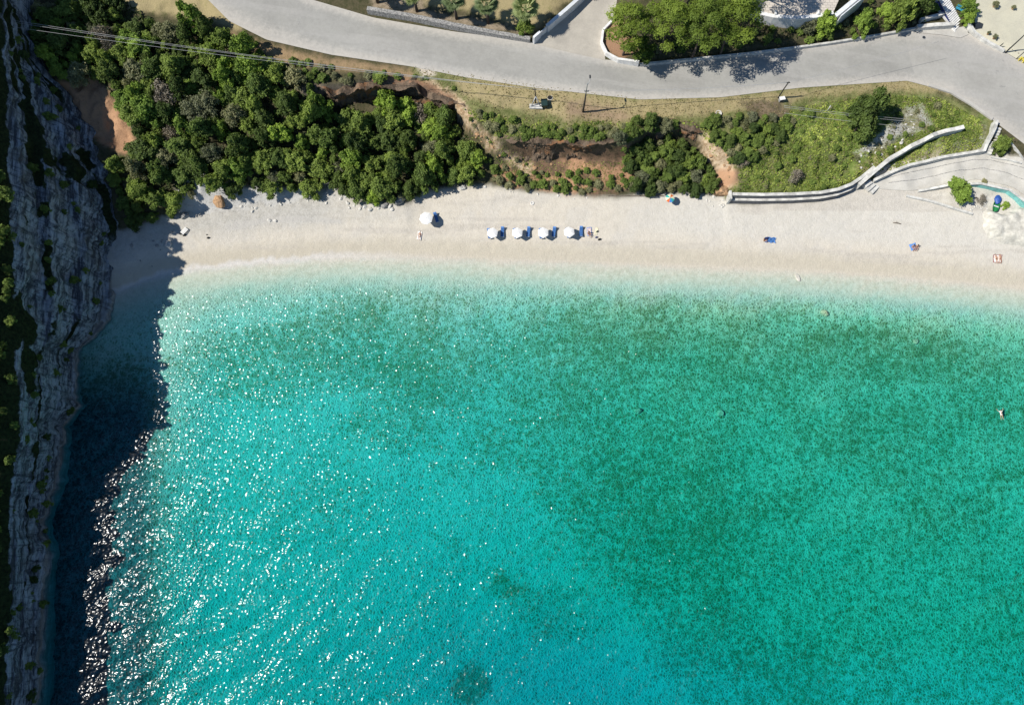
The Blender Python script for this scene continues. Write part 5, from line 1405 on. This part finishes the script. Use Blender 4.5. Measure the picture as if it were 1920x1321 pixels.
parasol(1255.5, 373, 1.9, 0.85, 8, None, "orange, teal and cream striped parasol at the back of the beach", panels=[MAT['teal_cloth'], MAT['cream_cloth'], MAT['orange_cloth'], MAT['cream_cloth'], MAT['teal_cloth'], MAT['cream_cloth'], MAT['orange_cloth'], MAT['sky_cloth']], rz=-1.0)
def lounger():
    root = empty("sun_lounger", (0, 0, 0))
    mb = MB()
    for x in (-.3, .3): mb.box((x, -.05, .3), (.05, 1.85, .05))
    for y in (-.95, .85): mb.box((0, y, .3), (.65, .05, .05))
    mb.build("frame", MAT['white_paint'], root)
    for x in (-.3, .3):
        for y in (-.75, .65):
            mb = MB(); mb.tube([(x, y, .3), (x, y + .04 * (1 if y > 0 else -1), -.05)], .022, 6); mb.build("leg", MAT['white_paint'], root)
    mb = MB(); mb.box((0, -.33, .36), (.62, 1.24, .08)); mb.build("mattress", MAT['blue'], root, bevel=.025)
    mb = MB(); mb.box((0, .56, .58), (.62, .72, .07), 0, math.radians(38)); mb.build("backrest", MAT['blue'], root, bevel=.025)
    mb = MB(); mb.box((0, .74, .78), (.5, .24, .09), 0, math.radians(38)); mb.build("pillow", MAT['light_blue'], root, bevel=.03)
    return root
proto = None
for i, (x, y) in enumerate(PX_):
    for j, (dx, dy, rz) in enumerate(((-4.5, 7, 0.16), (20, 4, -0.12))):
        if proto is None: o = proto = lounger()
        else: o = copy_tree(proto)
        g = G(x + dx + (i * 1.7 % 3) - 1, y + dy)
        o.location = g; o.rotation_euler = (0, 0, rz + 0.07 * math.sin(i * 2.3 + j))
        tag(o, "blue sun lounger %s the %s white parasol from the left" % (["half under", "shaded right beside"][j], PW[i]), "sun lounger", "blue loungers under the row of parasols")
for i, (px, py, rz) in enumerate(((818, 409, .3),)):
    o = copy_tree(proto); o.location = G(px, py); o.rotation_euler = (0, 0, rz)
    tag(o, "blue lounger half in the shade of the large lone white parasol", "sun lounger")

POSES = {
 'lie': dict(pel=(0, 0, .13), che=(0, .36, .14), nec=(0, .56, .13), hea=(0, .70, .15), top=(0, .80, .15), sh=(.19, .47, .13), el=(.33, .24, .08), wr=(.27, .0, .06), hip=(.09, -.04, .12), kn=(.13, -.45, .16), an=(.12, -.86, .07), toe=(.15, -.93, .19)),
 'sit': dict(pel=(0, 0, .12), che=(0, .16, .46), nec=(0, .17, .68), hea=(0, .12, .82), top=(0, .11, .92), sh=(.19, .17, .58), el=(.30, .10, .33), wr=(.22, -.18, .36), hip=(.10, -.03, .12), kn=(.15, -.40, .46), an=(.14, -.62, .07), toe=(.15, -.80, .04)),
 'swim': dict(pel=(0, 0, .0), che=(0, .36, .04), nec=(0, .54, .06), hea=(0, .68, .14), top=(0, .76, .17), sh=(.2, .48, .04), el=(.42, .60, -.02), wr=(.52, .84, -.02), hip=(.09, -.05, -.03), kn=(.16, -.45, -.06), an=(.2, -.86, -.06), toe=(.22, -1.0, -.05)),
}
def person(pose, px, py, rz, label, suit, hairlen=.0, zlift=0.0, group=None, z=None, shirt=None):
    J = POSES[pose]
    g = G(px, py) if z is None else Vector(P(px, py, z))
    root = empty("person", (g.x, g.y, g.z + zlift), rz, label, "person", group)
    bm = bmesh.new(); lay = bm.verts.layers.skin.verify()
    def v(c, r, rt=False):
        q = bm.verts.new(c); q[lay].radius = r if isinstance(r, tuple) else (r, r); q[lay].use_root = rt
        return q
    pel = v(J['pel'], (.15, .11), True); che = v(J['che'], (.16, .11)); nec = v(J['nec'], .058)
    hea = v(J['hea'], (.088, .10)); top = v(J['top'], .075)
    for a, b in ((pel, che), (che, nec), (nec, hea), (hea, top)): bm.edges.new((a, b))
    for s in (-1, 1):
        f = lambda k: Vector((J[k][0] * s, J[k][1], J[k][2]))
        sh, el, wr = v(f('sh'), .06), v(f('el'), .043), v(f('wr'), .028)
        d = (f('wr') - f('el')).normalized()
        hd = v(f('wr') + d * .08, (.038, .02))
        for a, b in ((che, sh), (sh, el), (el, wr), (wr, hd)): bm.edges.new((a, b))
        side = d.cross(Vector((0, 0, 1))).normalized()
        for k in range(4):
            c = f('wr') + d * (.10 + .085 * (1, 1.12, 1.05, .8)[k]) + side * (k - 1.5) * .021 + Vector((0, 0, -.012))
            bm.edges.new((hd, v(c, .008)))
        bm.edges.new((wr, v(f('wr') + d * .075 - side * .06, .010)))
        hip, kn, an, toe = v(f('hip'), .088), v(f('kn'), .058), v(f('an'), .038), v(f('toe'), (.035, .025))
        for a, b in ((pel, hip), (hip, kn), (kn, an), (an, toe)): bm.edges.new((a, b))
    me = bpy.data.meshes.new("body"); bm.to_mesh(me); bm.free()
    me.materials.append(MAT['skin'])
    o = link("body", me, root)
    sk = o.modifiers.new("skin", 'SKIN'); sk.use_smooth_shade = True
    o.modifiers.new("subsurf", 'SUBSURF').levels = 1
    o.modifiers["subsurf"].render_levels = 2
    # face and hair
    hd_ = Vector(J['hea']); up = (Vector(J['top']) - hd_).normalized()
    fw_ = Vector((0, -1, .2)) if pose == 'sit' else Vector((0, 0, 1)) if pose == 'lie' else Vector((0, 1, .3))
    fw_ = (fw_ - up * fw_.dot(up)).normalized(); rt_ = up.cross(fw_)
    mb = MB(); mb.tube([hd_ + fw_ * .09 + up * .01, hd_ + fw_ * .115 - up * .012, hd_ + fw_ * .09 - up * .02], [.008, .014, .008], 6); mb.build("nose", MAT['skin'], root, True)
    for s in (-1, 1):
        mb = MB(); mb.lathe([(.011, -.01), (.011, .004), (.003, .009)], 8, tuple(hd_ + fw_ * .092 + rt_ * .033 * s + up * .022)); mb.build("eye", MAT['black'], root)
        mb = MB(); mb.tube([hd_ + rt_ * .09 * s - up * .02, hd_ + rt_ * .1 * s + up * .02], .016, 6); mb.build("ear", MAT['skin'], root)
    mb = MB(); mb.tube([hd_ + fw_ * .094 - up * .045 - rt_ * .022, hd_ + fw_ * .097 - up * .045 + rt_ * .022], .006, 5); mb.build("mouth", MAT['red_cloth'], root)
    bm = bmesh.new(); bmesh.ops.create_uvsphere(bm, u_segments=14, v_segments=9, radius=1)
    c = hd_ + up * .055 - fw_ * .03
    for q in bm.verts:
        d = rt_ * q.co.x * .108 + up * q.co.y * .10 + fw_ * q.co.z * .105
        if q.co.y < 0: d = d * 1.0 - fw_ * (.04 - hairlen * .2 * q.co.y * -1) + up * q.co.y * hairlen
        q.co = c + d
    me = bpy.data.meshes.new("hair"); bm.to_mesh(me); bm.free()
    for q in me.polygons: q.use_smooth = True
    me.materials.append(MAT['hair']); link("hair", me, root)
    # trunks: a short skinned sleeve round the hips and thighs
    bm = bmesh.new(); lay = bm.verts.layers.skin.verify()
    a = v(Vector(J['pel']).lerp(Vector(J['che']), .22), (.165, .125)); b = v(J['pel'], (.168, .128), True); bm.edges.new((a, b))
    for s in (-1, 1):
        h1 = Vector((J['hip'][0] * s, J['hip'][1], J['hip'][2])); k1 = Vector((J['kn'][0] * s, J['kn'][1], J['kn'][2]))
        c1, c2 = v(h1, .102), v(h1.lerp(k1, .35), .095)
        bm.edges.new((b, c1)); bm.edges.new((c1, c2))
    if shirt:
        c3 = v(J['che'], (.178, .128)); bm.edges.new((a, c3))
        for s in (-1, 1):
            s1 = Vector((J['sh'][0] * s, J['sh'][1], J['sh'][2])); e1_ = Vector((J['el'][0] * s, J['el'][1], J['el'][2]))
            q1, q2 = v(s1, .075), v(s1.lerp(e1_, .6), .06); bm.edges.new((c3, q1)); bm.edges.new((q1, q2))
    me = bpy.data.meshes.new("swimwear"); bm.to_mesh(me); bm.free(); me.materials.append(suit)
    o = link("swimwear", me, root); o.modifiers.new("skin", 'SKIN').use_smooth_shade = True; o.modifiers.new("subsurf", 'SUBSURF').levels = 1
    return root
def towel(px, py, w, l, rz, mat, label, rim=None, rumple=.03):
    g = G(px, py)
    root = empty("towel", tuple(g), rz, label, "towel")
    n = 14
    vs, fs = [], []
    for j in range(n):
        for i in range(n):
            x, y = (i / (n - 1) - .5) * w, (j / (n - 1) - .5) * l
            wx, wy = x * math.cos(rz) - y * math.sin(rz) + g.x, x * math.sin(rz) + y * math.cos(rz) + g.y
            vs.append((x + rumple * math.sin(y * 5 + px), y + rumple * math.sin(x * 7 + py), float(ground_z(wx, wy)) - g.z + .035 + rumple * (math.sin(x * 9 + px) * math.sin(y * 6 + py) + 1)))
    fs = [(j * n + i, j * n + i + 1, (j + 1) * n + i + 1, (j + 1) * n + i) for j in range(n - 1) for i in range(n - 1)]
    if rim:
        inner = [f for k, f in enumerate(fs) if 0 < k % (n - 1) < n - 2 and 0 < k // (n - 1) < n - 2]
        outer = [f for f in fs if f not in inner]
        mb = MB(); mb.add(vs, outer); o = mb.build("border", rim, root, True)
        o.modifiers.new("t", 'SOLIDIFY').thickness = .02
        fs = inner
    mb = MB(); mb.add(vs, fs); o = mb.build("cloth", mat, root, True); o.modifiers.new("t", 'SOLIDIFY').thickness = .02
    return root
def bag(px, py, s, mat, label, name="bag", cat="bag", rz=.3):
    root = root_at(name, px, py, rz, label, cat)
    bm = bmesh.new(); bmesh.ops.create_icosphere(bm, subdivisions=3, radius=1)
    for q in bm.verts:
        q.co = Vector((q.co.x * .30 * s, q.co.y * .2 * s, max(-.1, q.co.z) * .38 * s)) * (1 + .1 * math.sin(q.co.x * 6 + px))
    me = bpy.data.meshes.new("body"); bm.to_mesh(me); bm.free()
    for q in me.polygons: q.use_smooth = True
    me.materials.append(mat); link("body", me, root)
    mb = MB(); mb.tube([(-.15 * s, 0, .34 * s), (-.1 * s, 0, .5 * s), (.1 * s, 0, .5 * s), (.15 * s, 0, .34 * s)], .02 * s, 6); mb.build("handle", mat, root)
    return root
towel(787, 442, .8, 1.5, -.15, MAT['canvas'], "white towel below the large lone parasol with a sunbather on it")
person('lie', 787, 442, -.15, "person lying on a white towel below the large lone parasol", MAT['white_paint'], .1, .06)
towel(1105, 434, .9, 1.5, .1, MAT['pink_cloth'], "pale towel right of the row of parasols, with a seated person", rim=MAT['light_blue'])
person('sit', 1104, 439, .5, "person sitting on the pale towel right of the row of parasols", MAT['navy'], .12, .05)
towel(1118, 434, .5, 1.3, -.15, MAT['cream_cloth'], "cream towel with nobody on it, right of the seated person's towel")
bag(1120, 434, .8, MAT['bin_green'], "dark green bag on the edge of the cream towel")
bag(1118.5, 445, .8, MAT['navy'], "small navy bag on the sand below the cream towel")
bag(1124, 449, 1.0, MAT['black'], "black bag furthest right of the towels by the parasol row")
towel(1444, 450, 1.9, .95, -.08, MAT['blue'], "rumpled blue towel alone on the middle of the beach", rim=MAT['light_blue'], rumple=.08)
person('sit', 1432, 451, 1.2, "person in navy sitting at the end of the rumpled blue towel", MAT['navy'], .15, .03)
bag(1437, 447, 1.2, MAT['navy'], "navy bag beside the person on the blue towel")
towel(1712, 463, 1.2, 1.2, .3, MAT['light_blue'], "faded blue towel under the couple towards the right of the beach", rumple=.03)
person('sit', 1710, 464, .3, "person sitting on the left of the faded blue towel", MAT['light_blue'], .05, .05)
person('sit', 1717, 464, -.2, "person sitting on the right of the faded blue towel", MAT['navy'], .12, .05)
towel(1870, 485, 1.55, 1.4, -.05, MAT['canvas'], "white square towel with a red border near the water on the right", rim=MAT['red_cloth'])
person('lie', 1867, 485, .1, "person lying on the left half of the red bordered towel", MAT['black'], .1, .06)
person('lie', 1874, 485, -.1, "person lying on the right half of the red bordered towel", MAT['red_cloth'], .12, .06)
person('swim', 1877, 776, .1, "person in a white swim shirt floating alone in the clear water on the right", MAT['canvas'], .0, .06, None, 0.0, True)

# ------------------------------------------------------------------ rocks and loose things
def rock_mesh(seed, mat, flat=.6, rough=.35):
    bm = bmesh.new(); bmesh.ops.create_icosphere(bm, subdivisions=4, radius=1)
    rg = np.random.default_rng(seed)
    planes = [(Vector(rg.normal(size=3)).normalized(), .62 + .3 * rg.random()) for _ in range(12)]
    o = rg.random(3) * 50
    for q in bm.verts:
        c = q.co.normalized()
        r = 1.0
        for n_, d_ in planes:
            k = c.dot(n_)
            if k > 0.01: r = min(r, d_ / k)
        r *= 1 + rough * float(fbm(c.x * 2.2 + o[0] + c.z, c.y * 2.2 + o[1] - c.z * .7, seed, 4))
        q.co = Vector((c.x * r, c.y * r, c.z * r * flat))
    me = bpy.data.meshes.new("rock"); bm.to_mesh(me); bm.free()
    me.materials.append(MAT[mat])
    return me
ROCK = {k: [rock_mesh(i * 7 + len(k), k) for i in range(n)] for k, n in (('limestone', 5), ('clay_rock', 2), ('wet_rock', 4), ('stone', 3), ('cream_rock', 1))}
def rock(px, py, r, mat, label, cat="rock", group=None, sc=(1, 1, 1), name="rock", sink=.25):
    g = G(px, py)
    o = link(name, ROCK[mat][int(RNG.integers(len(ROCK[mat])))])
    o.location = (g.x, g.y, g.z + r * (.6 * .5 - sink) * sc[2]); o.scale = (r * sc[0], r * sc[1], r * sc[2]); o.rotation_euler = (0, 0, RNG.random() * 6.28)
    return tag(o, label, cat, group)
rock(413, 379, 1.25, 'clay_rock', "big orange clay boulder with a green plant at the back of the beach", "boulder", None, (1, .9, 1.2), "boulder", .1)
rock(345, 405, 0.9, 'stone', "dark brown boulder at the edge of the shaded corner of the beach", "boulder", None, (1.1, .7, 1), "boulder")
rock(722, 385, 0.75, 'stone', "dark blue grey boulder in the rock pile at the back of the beach", "boulder", None, (1, .8, 1.2), "boulder")
rock(752, 374, 1.3, 'stone', "large dark boulder under the shrubs left of the lone parasol", "boulder", None, (1.3, .7, 1.1), "boulder")
rock(866, 352, .8, 'limestone', "pale boulder at the back of the beach below the first shrubs of the clay scarp", "boulder", None, (1, .8, 1.2), "boulder")
rock(1352, 357, 1.5, 'clay_rock', "rounded clay mound beside the left end of the seawall", "boulder", None, (1, 1, 1.3), "boulder")
rock(315, 458, .85, 'limestone', "pale boulder in the shade near the shadow's edge on the beach", "boulder", None, (1, .8, 1), "boulder")
rock(318, 478, .6, 'limestone', "smaller pale rock in the shade near the waterline", "boulder", None, (1, .8, 1), "boulder")
pile = [(612, 360), (625, 366), (640, 372), (652, 380), (664, 386), (675, 391), (684, 386), (694, 392), (702, 384), (711, 391), (733, 386), (742, 380), (629, 352), (617, 349), (648, 366), (690, 378), (655, 389), (735, 392)]
for i, (x, y) in enumerate(pile):
    rock(x, y, .25 + .35 * RNG.random(), 'limestone', "small pale rock in the pile at the back of the beach below the maquis", "rock", "pale rocks of the pile below the maquis", (1, .75, 1))
for i in range(26):
    x, y = RNG.uniform(420, 620), RNG.uniform(352, 392)
    y = 388 - (x - 420) * 0.07 + RNG.normal() * 6
    rock(x, y, .14 + .25 * RNG.random() ** 2, 'limestone', "small white stone along the ragged back edge of the beach on the left", "rock", "white stones along the back edge of the beach on the left", (1, .8, 1))
for i in range(16):
    x = RNG.uniform(1325, 1362); y = RNG.uniform(362, 388)
    rock(x, y, .12 + .22 * RNG.random() ** 2, 'limestone', "small white stone fallen at the foot of the clay gully left of the seawall", "rock", "white stones left of the seawall", (1, .8, 1))
for i in range(16):
    x = RNG.uniform(855, 1130); y = float(np.interp(x, [855, 900, 1040, 1130], [354, 352, 366, 372])) + RNG.normal() * 3
    rock(x, y, .12 + .25 * RNG.random() ** 2, 'limestone', "small pale stone at the foot of the clay scarp", "rock", "pale stones at the foot of the clay scarp", (1, .8, 1))
for i in range(14):
    x = RNG.uniform(245, 330); y = RNG.uniform(430, 500)
    rock(x, y, .15 + .3 * RNG.random() ** 2, 'stone', "grey stone in the shaded corner of the beach under the cliff", "rock", "grey stones in the shaded corner of the beach", (1, .8, 1))
for i in range(26):
    x = RNG.uniform(1610, 1720); y = 300 - (x - 1610) * .62 + RNG.normal() * 12
    rock(x, y, .15 + .3 * RNG.random() ** 2, 'limestone', "white stone in the rubble above the curved wall", "rock", "white stones in the rubble above the curved wall", (1, .8, 1))
for i in range(22):
    x = RNG.uniform(1800, 1858); y = RNG.uniform(372, 398)
    rock(x, y, .14 + .2 * RNG.random() ** 2, 'limestone', "pale stone in the rubble below the aqua wall", "rock", "pale stones in the rubble below the aqua wall", (1, .8, 1))
for i, (x, y, r) in enumerate(((1545, 588, .8), (1195, 770, .8), (1350, 775, .7), (1715, 640, .6))):
    rock(x, y, r, 'wet_rock', "weedy boulder on the sea bed in the clear green water", "boulder", "boulders on the sea bed", (1, .85, 1.3), "sea_boulder", .1)
rock(1495, 520, .7, 'cream_rock', "flat white stone under the shallow water near the shore", "rock", None, (1.2, .7, .5), "rock", .1)
# white rock at the right edge of the beach
wx, wy = np.meshgrid(np.linspace(0, 1, 70), np.linspace(0, 1, 60))
c0, c1, c2, c3 = (G(x, y) for x, y in ((1828, 384), (2000, 384), (2000, 486), (1828, 470)))
X = (c0.x * (1 - wx) + c1.x * wx) * (1 - wy) + (c3.x * (1 - wx) + c2.x * wx) * wy
Y = (c0.y * (1 - wx) + c1.y * wx) * (1 - wy) + (c3.y * (1 - wx) + c2.y * wx) * wy
edge = poly_sd(*proj(X, Y, ground_z(X, Y)), [(1846, 392), (1880, 398), (1905, 386), (1990, 392), (1990, 470), (1915, 464), (1880, 456), (1852, 446), (1842, 425)]) / 60 + fbm(X * .6, Y * .6, 88, 4) * .16
Z = ground_z(X, Y) - .30 + 1.3 * sstep(-0.08, .22, edge) + fbm(X * .7, Y * .9, 89, 5) * .6 * sstep(0, .25, edge)
Z = Z - .5 * sstep(.02, .10, fbm(X * .35, Y * 1.6, 90, 3) - .12) * sstep(.55, .8, wy)
i = np.arange(X.size).reshape(X.shape)
tag(link("white_rock", np_mesh("white_rock", np.stack([X, Y, Z], -1).reshape(-1, 3), np.stack([i[:-1, :-1], i[1:, :-1], i[1:, 1:], i[:-1, 1:]], -1).reshape(-1, 4)[:, ::1], MAT['cream_rock'], True)),
    "broad smooth white rock outcrop at the right end of the beach", "rock outcrop")
# blue bundle on a green boat
bt = root_at("rowing_boat", 1866, 383, math.radians(70), "small green boat drawn up under the aqua wall with a blue cover", "boat")
bm = bmesh.new()
prof = []
for k in range(13):
    t = k / 12; w = .55 * math.sin(math.pi * min(1, .12 + .88 * t) ** .8) ** .7 if t < 1 else .02
    x = -1.5 + 3 * t
    prof.append([bm.verts.new((x, y * w, z)) for y, z in ((-1, .5), (-.75, .12), (0, 0), (.75, .12), (1, .5))])
for a, b_ in zip(prof[:-1], prof[1:]):
    for k in range(4): bm.faces.new((a[k], a[k + 1], b_[k + 1], b_[k]))
me = bpy.data.meshes.new("hull"); bm.to_mesh(me); bm.free(); me.materials.append(MAT['green_paint'])
o = link("hull", me, bt); o.modifiers.new("t", 'SOLIDIFY').thickness = .04
for x in (-.6, .3):
    mb = MB(); mb.box((x, 0, .38), (.22, .9, .04)); mb.build("seat", MAT['white_paint'], bt)
mb = MB()
bm = bmesh.new(); bmesh.ops.create_icosphere(bm, subdivisions=4, radius=1)
for q in bm.verts:
    c = q.co.copy(); r = 1 + .35 * float(fbm(c.x * 2 + 3, c.y * 2 + c.z, 19, 4))
    q.co = Vector((c.x * .85 * r + .75, c.y * .6 * r, max(-.1, c.z * .4 * r) + .45))
me = bpy.data.meshes.new("cover"); bm.to_mesh(me); bm.free(); me.materials.append(plain("bright blue tarpaulin", (0.03, 0.09, 0.34), .5, .2, 5)); link("cover", me, bt)
# small finds
rg_ = root_at("tyre", 998, 381, 0, "small pale ring lying alone at the back of the beach", "ring")
mb = MB(); mb.lathe([(.20, .02), (.3, -.02), (.36, .06), (.3, .14), (.2, .1), (.2, .02)], 20); mb.build("ring", MAT['white_paint'], rg_, True)
mb = MB(); mb.lathe([(.19, 0), (.19, .05), (.02, .05)], 20); mb.build("sand_fill", MAT['limestone'], rg_)
lg = root_at("log", 1682, 419, -.15, "short dark driftwood log on the pale sand below the ramp", "log")
mb = MB(); mb.tube([(-.75, 0, .1), (-.1, .05, .14), (.65, -.03, .1)], [.08, .1, .06], 8); mb.build("trunk", MAT['wood'], lg, True)
mb = MB(); mb.tube([(-.1, .05, .16), (-.25, .35, .3)], [.04, .015], 6); mb.build("twig", MAT['wood'], lg, True)
pk = root_at("timber_rail", 1192, 368, 0, "long thin weathered timber rail lying along the back of the beach", "timber rail")
mb = MB(); mb.box((0, 0, .12), (10.2, .14, .14), 0.0); mb.build("rail", MAT['wood'], pk)
for x in (-4.4, -1.4, 1.6, 4.6):
    mb = MB(); mb.box((x, .1, .0), (.14, .14, .5)); mb.build("stake", MAT['wood'], pk)
cs = root_at("crate", 347, 434, .9, "pale broken crate beside the shade's edge on the left of the beach", "crate")
mb = MB()
for y in (-.3, -.1, .1, .3): mb.box((0, y, .34), (1.3, .14, .04))
mb.build("slats", MAT['canvas'], cs)
for x in (-.55, .55):
    mb = MB(); mb.box((x, 0, .16), (.1, .8, .34)); mb.build("side_board", MAT['white_paint'], cs)
bag(340, 438, .9, MAT['black'], "dark bag left of the pale broken crate")
bag(346, 441, 1.0, MAT['black'], "black bag below the pale broken crate")
bag(388, 440, .5, MAT['wood'], "small brown bag by itself, upper one of two on the left of the beach")
bag(391, 446, .9, MAT['black'], "black bag by itself, lower one of two on the left of the beach")
for i, (x, y) in enumerate(((505, 413), (516, 414))):
    rock(x, y, .4, 'limestone', ["left one of two white stones in the driftline on the left of the beach", "right one of two white stones in the driftline on the left of the beach"][i], "rock", None, (1, .8, 1))
dl = root_at("driftwood", 1632, 351, -.4, "bit of brown driftwood at the foot of the stone blocks", "driftwood")
mb = MB(); mb.tube([(-.5, 0, .15), (0, .1, .2), (.6, -.05, .12)], [.07, .09, .04], 7); mb.build("stem", MAT['clay_rock'], dl, True)
mb = MB(); mb.tube([(0, .1, .2), (.15, .4, .3)], [.05, .02], 6); mb.build("branch", MAT['clay_rock'], dl, True)

for i in range(46):
    k = i % 3
    x, y = ((RNG.uniform(960, 1170), RNG.uniform(300, 352)), (RNG.uniform(1325, 1375), RNG.uniform(285, 345)), (RNG.uniform(880, 985), 0))[k]
    if k == 2: y = float(np.interp(x, [870, 905, 940, 990], [222, 262, 290, 315])) + RNG.normal() * 5
    rock(x, y, .14 + .34 * RNG.random() ** 2, 'clay_rock', ["clay clod fallen on the bare slope under the brown scarp", "clay clod in the second gully left of the grass slope", "clay clod on the pale clay ridge beside the maquis"][k],
         "rock", ["clay clods under the brown scarp", "clay clods in the second gully", "clay clods on the pale ridge"][k], (1, .8, 1))
